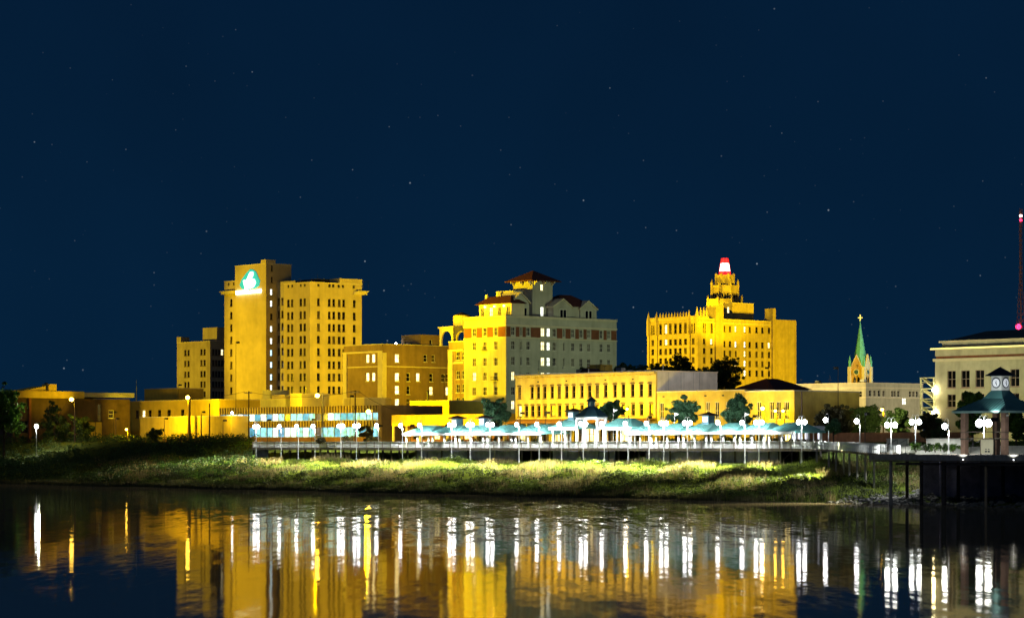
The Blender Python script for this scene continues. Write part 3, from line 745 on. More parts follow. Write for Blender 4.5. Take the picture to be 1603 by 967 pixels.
for i in range(n):
    q = a0+2.2+i*(a1-a0-4.4)/(n-1); b.Rf.win(q, GZ+1.25, 2.1, 2.5, ['w','m','d','w','d','m'][i % 6], frame=FRAMED, bars=2, sill=False, name='shop_window')
b.done()
for x in (282, 520, 848, 1078):
    q = on_b(fx(x), RB)[0]; th.part('vent', MB().box(q-.22, q+.22, RB-.05, RB-.003, zz(fy(180),Y1), zz(fy(168),Y1)), STEEL)
m = MB(); q = a0
while q < a1-.4: m.box(q, q+.22, RB-.22, RB-.004, b.z1-.62, b.z1-.36); q += .55
th.part('dentils', m, ROWWALL, kind='stuff')
th.part('cornice', MB().box(a0, a1, RB-.32, RB-.004, b.z1-.355, b.z1-.004), ROWWALL)
th.part('balcony_roof', MB().add([(a0,RB-.01,zg+.75),(a1,RB-.01,zg+.75),(a1,RB-2.6,zg+.1),(a0,RB-2.6,zg+.1),(a0,RB-.01,zg+.62),(a1,RB-.01,zg+.62),(a1,RB-2.6,zg-.03),(a0,RB-2.6,zg-.03)],
     [(0,1,2,3),(7,6,5,4),(3,2,6,7),(0,3,7,4),(1,5,6,2)]), surf("rust_awning_metal", (.22,.10,.06), .7, .2, 1.0))
for i in range(14):
    q = a0+.3+i*(a1-a0-.6)/13; th.part('awning_post', MB().cyl(q, RB-2.45, GZ-.1, zg+.02, .07, .07, 8), TRIM)
# panels of the big pale side wall
for i, x in enumerate((1046, 1066, 1085, 1095)):
    q = on_a(x, a1)[0]; th.part('joint_strip', MB().box(a1+.003, a1+.05, q-.06, q+.06, GZ+6, b.z1-.02), GALV)
m = MB().box(a1+.004, a1+.02, RB+.4, b1-.02, GZ+4, b.z1-.03); th.part('painted_side_panel', m, WHITEWALL)
q = on_b(919, RB+9)[0]
th.part('roof_house', MB().box(q, on_b(931, RB+9)[0]+1.5, RB+9, RB+12, b.z1-.7, zz(569, 460)), OCHRE)
q = on_b(912, RB+5)[0]
th.part('roof_gable', MB().poly([(q-1.9, b.z1-.6), (q+1.9, b.z1-.6), (q, zz(573, 450))], 'R', RB+5, 0, 6), DARKROOF)
rowb = b
# ---- its one storey neighbour to the right
fx, fy = crop(1020, 560, .1861)
for (u0, u1, dv, lab, cols) in ((1027.5, 1165, 611, 'single storey yellow shop block below the big pale side wall', (82, 285, 470, 548, 640)), (1165.5, 1243, 612, 'low yellow shop block between the row building and buff corner building', (900, 1008, 1065, 1135))):
    a0, Yq = on_b(u0, RB); a1, Yr = on_b(u1, RB); a0 += .1
    th = Thing('shop_block', lab, 'building', (a0+a1)/2, RB+6, GZ-.3)
    b = Block(th, a0, a1, RB+.05, RB+(13 if u1 < 1200 else 16), GZ-.3, zz(dv, Yr), ROWWALL, cope=WHITEWALL)
    for x in cols: b.Rf.win(on_b(fx(x), RB)[0], zz(fy(440), Yr), 1.0, 2.9, 'd' if x != 470 else 'm', frame=FRAMEW, bars=2)
    n = 6
    for i in range(n): b.Rf.win(a0+1.6+i*(a1-a0-3.2)/(n-1), GZ+1.3, 1.6, 2.5, 'mdw'[i % 3], frame=FRAMED, bars=2, sill=False, name='shop_window')
    b.done()
    for x in (100, 452, 600):
        q = on_b(fx(x), RB)[0]
        if a0 < q < a1: th.part('vent', MB().box(q-.25, q+.25, RB-.02, RB+.046, zz(fy(318),Yr), zz(fy(306),Yr)), STEEL)
# ---- brown hipped roof behind
a1, b0 = at(1212, 600); a0 = on_b(1150, b0)[0]
th = Thing('hip_roof_house', 'house with a dark brown hipped roof behind the low shop blocks', 'house', (a0+a1)/2, b0+6, GZ-.3)
zw = zz(609, 600); th.part('wall', MB().box(a0, a1, b0, b0+12, GZ-.3, zw), TAN)
th.part('roof', MB().hip(a0-.6, a1+.6, b0-.6, b0+12.6, zw+.004, zz(592, 605), 7, 4.5), REDROOF)

# ---- gothic topped yellow tower block
fx, fy = crop(1000, 390, .2379)
th, b = body('gothic_office_block', 'yellow brick office block with pinnacled parapet, stepped crown and red beacon', fx(392), 850, fx(55), fx(878), fy(455), BUFF)
zp = zz(fy(437), 850)
b.z1 = b.Rf.z1 = b.Sf.z1 = zz(fy(455), 850)
rows = [fy(y) for y in (607,668,730,792)]
cR = (143,177,208,241,273,307)
b.Rf.grid([fx(x) for x in (92,)+cR+(358,)], rows, fx(307), 1.25, 1.95, dim(.25), over={(2,0):'w',(2,1):'m'})
b.Rf.grid([fx(x) for x in cR], [fy(521)], fx(307), 1.2, 3.1, dim(.3), over={(1,0):'w'}, hood=True)
b.Rf.grid([fx(x) for x in (86,99,350,365)], [fy(521)], fx(307), .55, 3.1, 'd')
b.Sf.grid([fx(x) for x in (430,478)], rows, fx(430), 1.1, 1.9, dim(.3), over={(1,0):'w'})
b.Sf.grid([fx(425), fx(437)], [fy(517)], fx(430), .5, 3.0, 'd'); b.Sf.grid([fx(480)], [fy(517)], fx(430), 1.1, 3.2, 'm')
rs = [fy(y-16) for y in (540,640,702,765,828)]
cS = (562,600,638,698,730,775,813,857)
b.Sf.grid([fx(x) for x in cS], rs, fx(600), [1.1,1.1,.9,.9,1.1,1.1,1.1,1.1], 2.0, dim(.35), over={(2,0):'w',(3,0):'w',(2,2):'m',(3,1):'l',(2,1):'l',(3,2):'w',(3,3):'l',(2,3):'w',(3,4):'l',(7,1):'w'})
b.done()
a1 = b.a1
# parapet screen, pinnacles on the river face and corner bay
q1 = on_a(fx(462), a1)[0]
th.part('parapet', MB().box(b.a0-.05, a1+.06, b.b0-.07, b.b0+.5, b.z1+.19, zp).box(a1-.5, a1+.06, b.b0+.5, q1, b.z1+.19, zp), BUFF)
pin = MB()
def pinn(a_, b_, z0_, h, r):
    th.part('pinnacle', MB().cyl(a_, b_, z0_, z0_+h*.55, r, r, 6).cyl(a_, b_, z0_+h*.55, z0_+h, r*1.15, .05, 6), BUFF)
for x in (66, 119, 333, 385): pinn(on_b(fx(x), b.b0)[0], b.b0-.1, zp-6, 8.0 if x != 385 else 9.0, .75)
for x in range(140, 325, 19): pinn(on_b(fx(x), b.b0)[0], b.b0+.2, zp-.2, 1.8, .32)
for x in (408, 428, 447): pinn(a1-.1, on_a(fx(x), a1)[0], zp-.3, 3.2, .42)
for x in (66, 119, 333, 385):
    q = on_b(fx(x), b.b0)[0]; th.part('buttress', MB().box(q-.5, q+.5, b.b0-.35, b.b0-.005, b.z0, zp-2), BUFF)
# blank stair pier
q0, q1 = on_a(fx(500), a1)[0], on_a(fx(551), a1)[0]
th.part('stair_pier', MB().box(a1-4, a1+.5, q0, q1, b.z0, zz(fy(381), 868)), BUFF)
belt(th, b, zz(fy(492),862), .3, .2, TRIM, 'belt_course', r=False, b1=b.b1); 
# chimney and blank slab at the far end
q0, q1 = on_a(fx(876), a1+.3)[0], on_a(fx(896), a1+.3)[0]
th.part('chimney', MB().box(a1-3, a1+.7, q0, q1, b.z0, zz(fy(406), 890)), BUFF)
q2 = on_a(fx(1035), a1)[0]
th.part('end_slab', MB().box(a1-12, a1+.1, q1+.01, q2, b.z0, zz(fy(481), 895)), BUFF)
# penthouse
pY = 872; pa1, pb0 = at(fx(615), pY); pa0 = on_b(fx(556), pb0)[0]; pb1 = on_a(fx(756), pa1)[0]
pz0 = b.z1-.7
ph = Block(th, pa0, pa1, pb0, pb1, pz0, zz(fy(354), pY), BUFF, nm='penthouse_wall')
ph.Rf.grid([fx(586)], [fy(400)], fx(586), 1.1, 2.2, 'w'); ph.done()
# stepped crown
ta, tb = at(fx(566), 888); Yt = 888; s = Yt/FPX*.2379
def crown(x0, x1, yb, yt, nm, fin, n=8):
    r = (x1-x0)*s/2; z0_, z1_ = zz(fy(yb), Yt), zz(fy(yt), Yt)
    th.part(nm, MB().cyl(ta, tb, z0_, z1_, r, r*.985, n, ph=math.pi/8), BUFF)
    for i in range(8):
        t_ = math.pi/8+i*math.pi/4; c, sn = ta+r*.97*math.cos(t_), tb+r*.97*math.sin(t_)
        th.part('pinnacle', MB().cyl(c, sn, z0_, z1_+fin*.35, .5, .45, 6).cyl(c, sn, z1_+fin*.35, z1_+fin, .55, .04, 6), BUFF)
    if nm != 'crown_tier': return
    for i in range(8):                                 # slit openings between the fins
        t_ = math.pi/4+i*math.pi/4; c, sn = math.cos(t_), math.sin(t_); rr = r*.93
        p = Vector((ta+rr*c, tb+rr*sn, 0)); tt = Vector((-sn, c, 0)); o_ = Vector((c, sn, 0))
        for k_ in (-.9, .0, .9):
            cpt = p+tt*k_; vs = []
            for dz in (z0_+.2, z0_+1.9):
                for w_ in (-.2, .2):
                    for d_ in (-.1, .06): vs.append((cpt.x+tt.x*w_+o_.x*d_, cpt.y+tt.y*w_+o_.y*d_, dz))
            th.part('louvre_slit', MB().add(vs, [(0,1,3,2),(4,6,7,5),(0,4,5,1),(2,3,7,6),(1,5,7,3),(0,2,6,4)]), DARKGLASS)
crown(442, 688, 400, 330, 'crown_base', 1.5); crown(470, 660, 332, 240, 'crown_tier', 2.2); crown(502, 630, 240, 172, 'crown_top', .8)
zb, zt = zz(fy(171), Yt), zz(fy(60), Yt); H = zt-zb
bc = Thing('beacon_lantern', 'red and white glowing tapered beacon lantern on the stepped crown', 'beacon', ta, tb, zb)
r0, r1 = 40*s, 21*s
bc.part('lower_glass', MB().cyl(ta, tb, zb+.02, zb+H*.22, r0, r0*.92, 8), REDGLOW)
bc.part('middle_glass', MB().cyl(ta, tb, zb+H*.22+.01, zb+H*.70, r0*.86, r0*.66, 8), BEACONW)
bc.part('upper_glass', MB().cyl(ta, tb, zb+H*.70+.01, zb+H, r0*.66, r1, 8), REDGLOW)
for i in range(8):
    t_ = i*math.pi/4; c, sn = math.cos(t_), math.sin(t_)
    bc.part('mullion', MB().tube([(ta+r0*1.04*c, tb+r0*1.04*sn, zb), (ta+r1*1.08*c, tb+r1*1.08*sn, zb+H)], .09, 4), surf("red_iron", (.35,.02,.02), .5))
gothic = b

# ---- church spire, turned a little off the town grid
Yc = 900; ux = 1320; f = .1293
ca, cb = at(1320+205*f, Yc+3); zs = lambda y: zz(480+y*f, Yc)
th = Thing('church_tower', 'brown church tower with green copper spire and gold cross', 'church', ca, cb, GZ-.3, rot=R(15))
Hh = 2.75
BRN = surf("church_brick", (.46,.29,.12), .85, .15, .6); LIM = surf("church_limestone", (.55,.48,.34), .85, .1, .6)
def L(m_): m_.v = [(x, y, z-(GZ-.3)) for x, y, z in m_.v]; return m_
zsp = zs(745)
th.part('tower_wall', L(MB().box(-Hh, Hh, -Hh, Hh, GZ-.3, zsp)), BRN, local=True)
for sx in (-1, 1):
    for sy in (-1, 1):
        th.part('corner_buttress', L(MB().box(sx*Hh-.55, sx*Hh+.55, sy*Hh-.55, sy*Hh+.55, GZ-.3, zsp+.6)), LIM, local=True)
        th.part('pinnacle', L(MB().cyl(sx*Hh, sy*Hh, zsp+.604, zsp+2, .5, .5, 6).cyl(sx*Hh, sy*Hh, zsp+2, zs(580), .62, .03, 6)), COPPER, local=True)
zg_ = zs(590)
for kind, pl_, d in (('R', -Hh-.25, .5), ('S', Hh+.25, .5)):
    th.part('gable', L(MB().poly([(-Hh+.56, zsp-.2), (Hh-.56, zsp-.2), (0, zg_)], kind, pl_, 0, d)), LIM if kind == 'S' else BRN, local=True)
    ring = [(1.15*math.cos(2*math.pi*i/16), zs(790)+1.15*math.sin(2*math.pi*i/16)) for i in range(16)]
    th.part('clock_ring', L(MB().poly(ring, kind, pl_, -.08, .3)), LIM, local=True)
    ring = [(.8*math.cos(2*math.pi*i/16), zs(790)+.8*math.sin(2*math.pi*i/16)) for i in range(16)]
    th.part('clock_dial', L(MB().poly(ring, kind, pl_, -.12, -.084)), SLATE, local=True)
    for k_ in (-.75, .75):
        pts = [(k_-.5, zs(915)-6), (k_+.5, zs(915)-6), (k_+.5, zs(870)), (k_, zs(845)), (k_-.5, zs(870))]
        th.part('belfry_opening', L(MB().poly(pts, kind, pl_+(.2 if kind == 'R' else -.2), -.06, -.004)), DARKGLASS, local=True)
    th.part('gable_coping', L(MB().poly([(-Hh+.4, zsp-.3), (0, zg_+.05), (Hh-.4, zsp-.3), (Hh-.2, zsp-.1), (0, zg_+.5), (-Hh+.2, zsp-.1)], kind, pl_, -.12, .4)), LIM, local=True)
th.part('spire', L(MB().cyl(0, 0, zsp+.3, zs(215), 2.75, .22, 8, ph=math.pi/8)), COPPER, local=True)
th.part('finial', L(MB().cyl(0, 0, zs(215)+.01, zs(165), .25, .1, 8).ball(0, 0, zs(225), .4)), COPPER, local=True)
zc_ = zs(128)
th.part('cross', L(MB().box(-.16, .16, -.12, .12, zs(165), zs(90)).box(-.85, -.165, -.12, .12, zc_-.16, zc_+.16).box(.165, .85, -.12, .12, zc_-.16, zc_+.16)), glow("glowing_gold_cross", (1., .78, .2), .8), local=True)  # gold glow put into the cross material itself

# ---- long buff corner building
fx, fy = crop(1230, 480, .2481)
th, b = body('corner_building', 'long two storey buff corner building in front of the church', fx(505), 650, fx(50), fx(866), fy(481), PALE)
cR = (85,120,172,207,254,289,337,372,434,470)
b.Rf.grid([fx(x) for x in cR], [fy(551), fy(655)], fx(470), 1.0, 1.55, dim(.2), frame=FRAMEW)
b.Sf.grid([fx(x) for x in (532,560,588,617,672,688,711,785,806,828)], [fy(546)], fx(560), .8, 1.55, dim(.3), frame=FRAMEW)
b.Sf.grid([fx(742), fx(754)], [fy(592)], fx(560), .85, 1.7, 'l', frame=FRAMEW); b.done()
belt(th, b, zz(fy(512),650), .25, .25, TRIM, 'cornice'); belt(th, b, zz(fy(574),650), .25, .15, TRIM, 'belt_course')
cornerb = b
# ---- civic building on the right
fx, fy = crop(1440, 500, .2277)
CB = 90.0
a0, Yq = on_b(fx(105), CB); a1 = on_b(1650, CB)[0]
th = Thing('civic_building', 'pale stone civic building with tall windows and a dark hipped roof', 'building', (a0+a1)/2, CB+9, GZ-.6)
b = Block(th, a0, a1, CB, CB+20, GZ-.6, zz(fy(290), Yq), PALE, cope=None, roof=None)
cols = [fx(x) for x in (217,313,412,540,653)] + [1612, 1634]
b.Rf.grid(cols, [fy(410)], fx(217), 1.75, 2.75, 'd', bars=2, frame=surf("pink_grey_frame", (.35,.25,.22), .6))
b.Rf.grid(cols, [fy(558)], fx(217), 1.75, 2.1, 'd', bars=2, frame=MATS["pink_grey_frame"]); b.done()
e = .5; z = b.z1
th.part('architrave', MB().box(a0-.25, a1, CB-.25, CB+20, z+.003, z+.45), TRIM)
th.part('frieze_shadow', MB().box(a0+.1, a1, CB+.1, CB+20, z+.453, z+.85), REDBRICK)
z2 = zz(fy(212), Yq)
th.part('frieze', MB().box(a0, a1, CB, CB+20, z+.853, z2), PALE)
th.part('cornice', MB().box(a0-.6, a1, CB-.6, CB+20.4, z2+.003, z2+.38), TRIM)
th.part('cornice_edge_glow', MB().box(a0-.45, a1, CB-.66, CB-.603, z2+.14, z2+.30), GOLD)  # glow put on the cornice edge to imitate lamp light
z3 = zz(fy(160), Yq); q = on_b(fx(152), CB+1)[0]
th.part('attic', MB().box(q, a1, CB+1, CB+19.5, z2+.383, z3), PALE); th.part('attic_cornice', MB().box(q-.35, a1, CB+.6, CB+19.8, z3+.003, z3+.28), TRIM)
q2 = on_b(fx(235), CB+2.2)[0]
th.part('roof', MB().hip(q2-1.0, a1, CB+1.6, CB+19, z3+.284, zz(fy(84), Yq+3), 4.2, 5.0), surf("dark_green_grey_roof", (.05,.075,.07), .7, .2, .6))
civ = b
# external stair tower
a1s = a0-.3; a0s = on_b(fx(22), CB+1)[0]
st = Thing('fire_stair', 'pale yellow steel fire stair tower beside the civic building', 'stair', (a0s+a1s)/2, CB+2, GZ-.3)
ztop = zz(fy(395), Yq)
for qa in (a0s, a1s-.22):
    for qb in (CB+.2, CB+3.4): st.part('post', MB().box(qa, qa+.22, qb, qb+.22, GZ-.3, ztop), YSTEEL)
lv = [zz(fy(y), Yq) for y in (395, 470, 540, 600, 665)]
for i, z in enumerate(lv):
    st.part('landing', MB().box(a0s+.23, a1s-.23, CB+.15, CB+3.6, z-.14, z-.02), YSTEEL)
    if i < len(lv)-1:
        st.part('stair_flight', MB().add([(a0s+.3, CB+.5, lv[i]-.15), (a0s+.3, CB+1.4, lv[i]-.15), (a1s-.3, CB+1.4, lv[i+1]), (a1s-.3, CB+.5, lv[i+1]),
              (a0s+.3, CB+.5, lv[i]-.4), (a0s+.3, CB+1.4, lv[i]-.4), (a1s-.3, CB+1.4, lv[i+1]-.25), (a1s-.3, CB+.5, lv[i+1]-.25)],
              [(0,1,2,3),(7,6,5,4),(0,3,7,4),(1,5,6,2)]), YSTEEL)
        st.part('guard_rail', MB().box(a0s+.23, a1s-.23, CB+.25, CB+.3, lv[i+1]+.9, lv[i+1]+1.0), YSTEEL)
st.part('back_wall', MB().box(a0s+.23, a1s-.23, CB+3.7, CB+3.9, GZ-.3, ztop), PALE)
for i, (y, w_) in enumerate(((485, 'upper'), (638, 'lower'))):
    z = zz(fy(y), Yq); q = on_b(fx(96), CB-.3)[0]
    l_ = Thing('stair_lamp', w_+' yellow white lamp glowing on the fire stair', 'lamp', q, CB-.3, z, 'lamps on the fire stair')
    l_.part('bracket', MB().box(q-.04, q+.04, CB-.2, CB+.2, z+.1, z+.18), STEEL); l_.part('globe', MB().ball(q, CB-.35, z, .26), glow("stair_lamp_glass", (1., .88, .45), 160.))

# ---- radio mast far behind
Ym = 900; ma, mb_ = at(1598, Ym); zt = zz(327, Ym); zj = zz(440, Ym)
th = Thing('radio_mast', 'tall red and white lattice radio mast with red lamps', 'mast', ma, mb_, GZ)
def hw(z): return .35 if z > zj else .35 + (zj-z)*.045
RED = surf("mast_red", (.42,.20,.19), .6); legs = [MB() for _ in range(4)]; lat = MB()
zl_ = [GZ] ; z = GZ
while z < zt-1.5: z += max(1.6, hw(z)*2.2); zl_.append(min(z, zt))
for i, (sx, sy) in enumerate(((-1,-1),(1,-1),(1,1),(-1,1))):
    th.part('mast_leg', MB().tube([(ma+sx*hw(q), mb_+sy*hw(q), q) for q in (GZ, zj, zt)], .10, 5), RED)
for i in range(len(zl_)-1):
    p, q = zl_[i], zl_[i+1]; h0, h1 = hw(p), hw(q)
    for c0, c1 in (((-1,-1),(1,-1)), ((1,-1),(1,1)), ((-1,1),(1,1)), ((-1,-1),(-1,1))):
        lat.tube([(ma+c0[0]*h0, mb_+c0[1]*h0, p), (ma+c1[0]*h1, mb_+c1[1]*h1, q)], .055, 4).tube([(ma+c1[0]*h0, mb_+c1[1]*h0, p), (ma+c0[0]*h1, mb_+c0[1]*h1, q)], .055, 4)
th.part('lattice', lat, RED, kind='stuff')
for v, r in ((338, .55), (345, .5), (511, 1.0)): th.part('beacon_lamp', MB().ball(ma-(hw(zz(v,Ym)) if v > 400 else 0), mb_, zz(v, Ym), r), glow("mast_red_lamp", (1., .03, .12), 6.) if v != 338 else BEACONW)

# ---- left side: flat roofed warehouse, yellow walls, ribbed store
a1, b0 = at(20, 600); b1 = on_a(203, a1)[0]; z1 = zz(611, 600)
th = Thing('warehouse_building', 'dark flat roofed warehouse with a yellow parapet at the left edge', 'building', a1-10, b0+10, GZ-.3)
m = MB(); F = Face(th, 'S', a1, b0, b1, GZ-.3, z1-1.7, m)
F.grid([174], [648], 174, 1.5, 1.9, 'd', frame=FRAMEW); F.grid([156], [650], 174, 1.2, 5.5, 'd', bars=1); F.grid([35], [668], 35, 3.2, 3.0, 'd', bars=1, sill=False)
F.finish(); m.box(a1-25, a1-.02, b0, b0+.1, GZ-.3, z1-1.7).box(a1-25, a1-24.9, b0+.1, b1, GZ-.3, z1-1.7).box(a1-24.9, a1, b1, b1+.1, GZ-.3, z1-1.7)
th.part('wall', m, surf("dark_warehouse_wall", (.10,.062,.045), .85, .2, .4, streak=.2))
qm = on_a(130, a1)[0]
th.part('parapet', MB().box(a1-26, a1+.6, b0-.6, qm, z1-1.69, z1), OCHRE)
th.part('roof_edge', MB().box(a1-26, a1+.6, qm+.01, b1+1, z1-1.3, z1-.2), surf("grey_metal_fascia", (.30,.28,.25), .6))
q = on_a(79, a1-2)[0]; th.part('roof_box', MB().box(a1-4, a1-1, q-1.1, q+1.1, z1+.004, zz(601, 608)), OCHRE)
th.part('roof_slope', MB().add([(a1-8, q-8, z1+.004), (a1-2, q-8, z1+.004), (a1-2, q-1.2, zz(604,608)), (a1-8, q-1.2, zz(604,608)), (a1-8, q-1.2, z1+.004), (a1-2, q-1.2, z1+.004)], [(0,1,2,3),(1,5,2),(0,3,4),(2,5,4,3)]), OCHRE)
for i, x in enumerate((47,)):
    q = on_a(x, a1+.5)[0]; th.part('column', MB().box(a1+.2, a1+.6, q-.3, q+.3, GZ-.3, z1-1.7), surf("rust_column", (.22,.07,.04), .7))
q = on_a(141, a1+5)[0]
hut = Thing('flat_hut', 'small flat roofed brown hut before the dark warehouse', 'hut', a1+5, q, GZ-.1)
hut.part('wall', MB().box(a1+4, a1+7, q-2, q+2, GZ-.1, zz(660, 600)), OCHRE); hut.part('roof', MB().box(a1+3.8, a1+7.2, q-2.3, q+2.3, zz(660,600)+.003, zz(658,600)), DARKROOF)

fx, fy = crop(180, 380, .3308)
a1, b0 = at(362, 552); a0 = on_b(219, b0)[0]; Yw = 566
th = Thing('yellow_wall_building', 'low blank yellow walled building at the top of the left bank', 'building', (a0+a1)/2, b0+6, GZ-.3)
b = Block(th, a0, a1, b0, b0+9, GZ-.4, zz(651.5, 552), OCHRE); b.done()
th.part('plinth', MB().box(a0-.05, a1+.05, b0-.12, b0-.004, GZ-.4, GZ+.7), surf("brown_plinth", (.16,.08,.05), .85, .2, .5))
a1, b0 = at(343, 610); a0 = on_b(198, b0)[0]
th = Thing('rear_yellow_building', 'yellow rendered two storey building behind the blank yellow wall', 'building', (a0+a1)/2, b0+6, GZ-.3)
b = Block(th, a0, a1, b0, b0+14, GZ-.4, zz(626, 615), OCHRE)
b.Rf.grid([fx(x) for x in (105,135,165,210,255,320)], [fy(808)], fx(210), 1.5, 1.9, 'd', over={(1,0):'w',(0,0):'m'}); b.done()
a1, b0 = at(278, 660); a0 = on_b(226, b0)[0]
th = Thing('roof_block', 'plain tan block rising behind the rear yellow building', 'building', (a0+a1)/2, b0+5, GZ-.3)
b = Block(th, a0, a1, b0, b0+8, GZ-.3, zz(608, 660), OCHRE); b.done()
q0, q1 = at(213.5, 640)
single('antenna_pole', MB().cyl(q0, q1, GZ, zz(606, 640), .16, .14, 8).cyl(q0, q1, zz(606,640), zz(594, 640), .08, .05, 8), GALV, 'thin pale antenna pole against the sky at left', 'pole', q0, q1, GZ)

# cream low block and rooftop boxes behind the store
fx, fy = crop(340, 590, .1965)
a1, b0 = at(fx(545), 610); a0 = on_b(343, b0)[0]
th = Thing('cream_low_block', 'low cream block with rooftop boxes behind the ribbed store', 'building', (a0+a1)/2, b0+6, GZ-.3)
b = Block(th, a0, a1, b0, b0+12, GZ-.3, zz(fy(180), 615), PALE); b.done()
q0, q1 = on_b(fx(362), b0+.5)[0], on_b(fx(425), b0+.5)[0]
th.part('stair_head', MB().box(q0, q1, b0+.5, b0+6, b.z1-.7, zz(fy(102), 615)), PALE)
th.part('roof_box', MB().box(q1+.02, on_b(fx(540), b0+.8)[0], b0+.8, b0+6, b.z1-.7, zz(fy(142), 615)), STUCCO)
a1, b0 = at(fx(1172), 600); a0 = on_b(fx(1012), b0)[0]
th = Thing('small_block', 'small cream block between the ribbed store and brown mid-rise', 'building', (a0+a1)/2, b0+4, GZ-.3)
b = Block(th, a0, a1, b0, b0+8, GZ-.3, zz(fy(168), 600), STUCCO); b.done()
a1, b0 = at(fx(672), 600); a0 = on_b(fx(582), b0)[0]
th = Thing('small_block', 'small yellow lit block half hidden by the bright sodium lamp', 'building', (a0+a1)/2, b0+4, GZ-.3)
b = Block(th, a0, a1, b0, b0+8, GZ-.3, zz(fy(135), 600), STUCCO); b.done()

# ribbed store with blue lit glass
SB = 88.0; a0, Yq = on_b(fx(15), SB); a1, Yr = on_b(fx(1312), SB)
th = Thing('ribbed_store', 'two storey store with yellow ribbed bands and blue lit glass', 'building', (a0+a1)/2, SB+8, GZ-.3)
Ym = (Yq+Yr)/2
zb = [zz(fy(y), Ym) for y in (235, 292, 350, 402, 480)]
th.part('wall', MB().box(a0, a1-1.2, SB+.5, SB+16, GZ-.3, zb[0]-.2), STUCCO2)
th.part('corner_pier', MB().box(a1-1.19, a1, SB-.1, SB+16, GZ-.3, zb[0]), TAN)
for (z0_, z1_) in ((zb[1], zb[0]), (zb[3], zb[2])):
    th.part('band', MB().box(a0, a1-1.2, SB+.06, SB+.49, z0_, z1_), RIBY)
    q = a0+.3; w_ = None
    while q < a1-1.6:
        if w_ is None:
            w_ = th.part('rib', MB().box(q, q+.28, SB-.08, SB+.055, z0_+.02, z1_-.02), RIBD)
        else:
            o = w_.copy(); col.objects.link(o); o.parent = th.o; o.location = (q-a0-.3, 0, 0)
        q += .98
n = 26; wq = (a1-1.2-a0)/n
for row, (z0_, z1_) in enumerate(((zb[2], zb[1]), (zb[4], zb[3]))):
    for i in range(n):
        if row == 1 and i < 2: continue
        q = a0+i*wq
        o = th.part('window', MB().box(q+.02, q+.1, SB+.2, SB+.48, z0_, z1_).box(q+.1, q+wq, SB+.2, SB+.48, z0_, z0_+.12), GALV)
        st_ = random.choice([SHOPBLUE]*5 + [SHOPDEEP]*3 + [LITCYAN]*3 + [DIMGLASS]*1)
        th.part('pane', MB().box(q+.1, q+wq, SB+.35, SB+.40, z0_+.12, z1_), st_, parent=o)
th.part('base_wall', MB().box(a0, a1-1.2, SB+.04, SB+.49, GZ-.3, zb[4]), surf("brick_base", (.30,.15,.07), .85, .2, .6))
store = (a0, a1, SB, zb)

# rooftop vents, air units and stub pipes, each standing on its roof
RC = random.Random(5)
def clutter(blk, n, nm='air_unit'):
    for i in range(n):
        x = RC.uniform(blk.a0+1.2, blk.a1-1.8); y = RC.uniform(blk.b0+1.0, min(blk.b0+7, blk.b1-1.5)); z = blk.z1-blk.par
        if i % 3 == 0: blk.th.part('air_unit', MB().box(x-.7, x+.7, y-.5, y+.5, z+.002, z+RC.uniform(1.2, 1.9)), GALV)
        elif i % 3 == 1: blk.th.part('vent_pipe', MB().cyl(x, y, z, z+RC.uniform(1.1, 2.0), .12, .12, 8).cyl(x, y, z+2.0, z+2.15, .2, .1, 8), GALV)
        else: blk.th.part('aerial', MB().cyl(x, y, z, z+RC.uniform(2.0, 3.6), .04, .03, 5).box(x-.5, x+.5, y-.02, y+.02, z+1.9, z+1.94), STEEL)
for blk, n in ((rowb, 9), (wing, 6), (gothic, 5), (cornerb, 7)): clutter(blk, n)

# ================================================================== BOARDWALK
BB = 49.2; DZ = 6.45; BW = 10.5
wa0 = on_b(395, BB)[0]; wa1 = on_b(1256, BB)[0]
bw_ = Thing('boardwalk', 'long timber boardwalk on piles with a white railing along the river', 'boardwalk', (wa0+wa1)/2, BB, ground_z((wa0+wa1)/2, BB).item())
m = MB(); q = BB
wsp = on_b(622, BB)[0]
while q < BB+BW: m.box(wa0 if q < BB+3.6 else wsp, wa1, q, q+.28, DZ-.06, DZ); q += .30
bw_.part('deck_planks', m, DECKW, kind='stuff')
bw_.part('edge_beam', MB().box(wa0, wa1, BB-.12, BB-.004, DZ-.42, DZ+.03), DECKW)
bw_.part('joists', MB().box(wa0+.1, wa1-.1, BB+.3, BB+.5, DZ-.4, DZ-.064).box(wa0+.1, wa1-.1, BB+3.3, BB+3.5, DZ-.4, DZ-.064).box(wsp+.1, wa1-.1, BB+8, BB+8.2, DZ-.4, DZ-.064), PILEW)
nbay = 60; step = (wa1-wa0)/nbay
post0 = None; pan0 = None
bal = MB(); q = .1
while q < step-.1: bal.box(wa0+q, wa0+q+.07, BB+.08, BB+.125, DZ+.12, DZ+.98); q += .17
for i in range(nbay+1):
    if post0 is None:
        post0 = bw_.part('rail_post', MB().box(wa0-.06, wa0+.06, BB+.03, BB+.16, DZ+.002, DZ+1.06), DECKW)
        pan0 = bw_.part('railing_panel', bal.box(wa0+.062, wa0+step-.062, BB+.06, BB+.14, DZ+.06, DZ+.12).box(wa0+.062, wa0+step-.062, BB+.06, BB+.14, DZ+.98, DZ+1.05), WHITEP, kind='stuff')
    else:
        for src in (post0,) if i == nbay else (post0, pan0):
            o = src.copy(); col.objects.link(o); o.parent = bw_.o; o.location = (i*step, 0, 0)
bw_.part('handrail', MB().box(wa0, wa1, BB+.02, BB+.19, DZ+1.063, DZ+1.11), WHITEP)
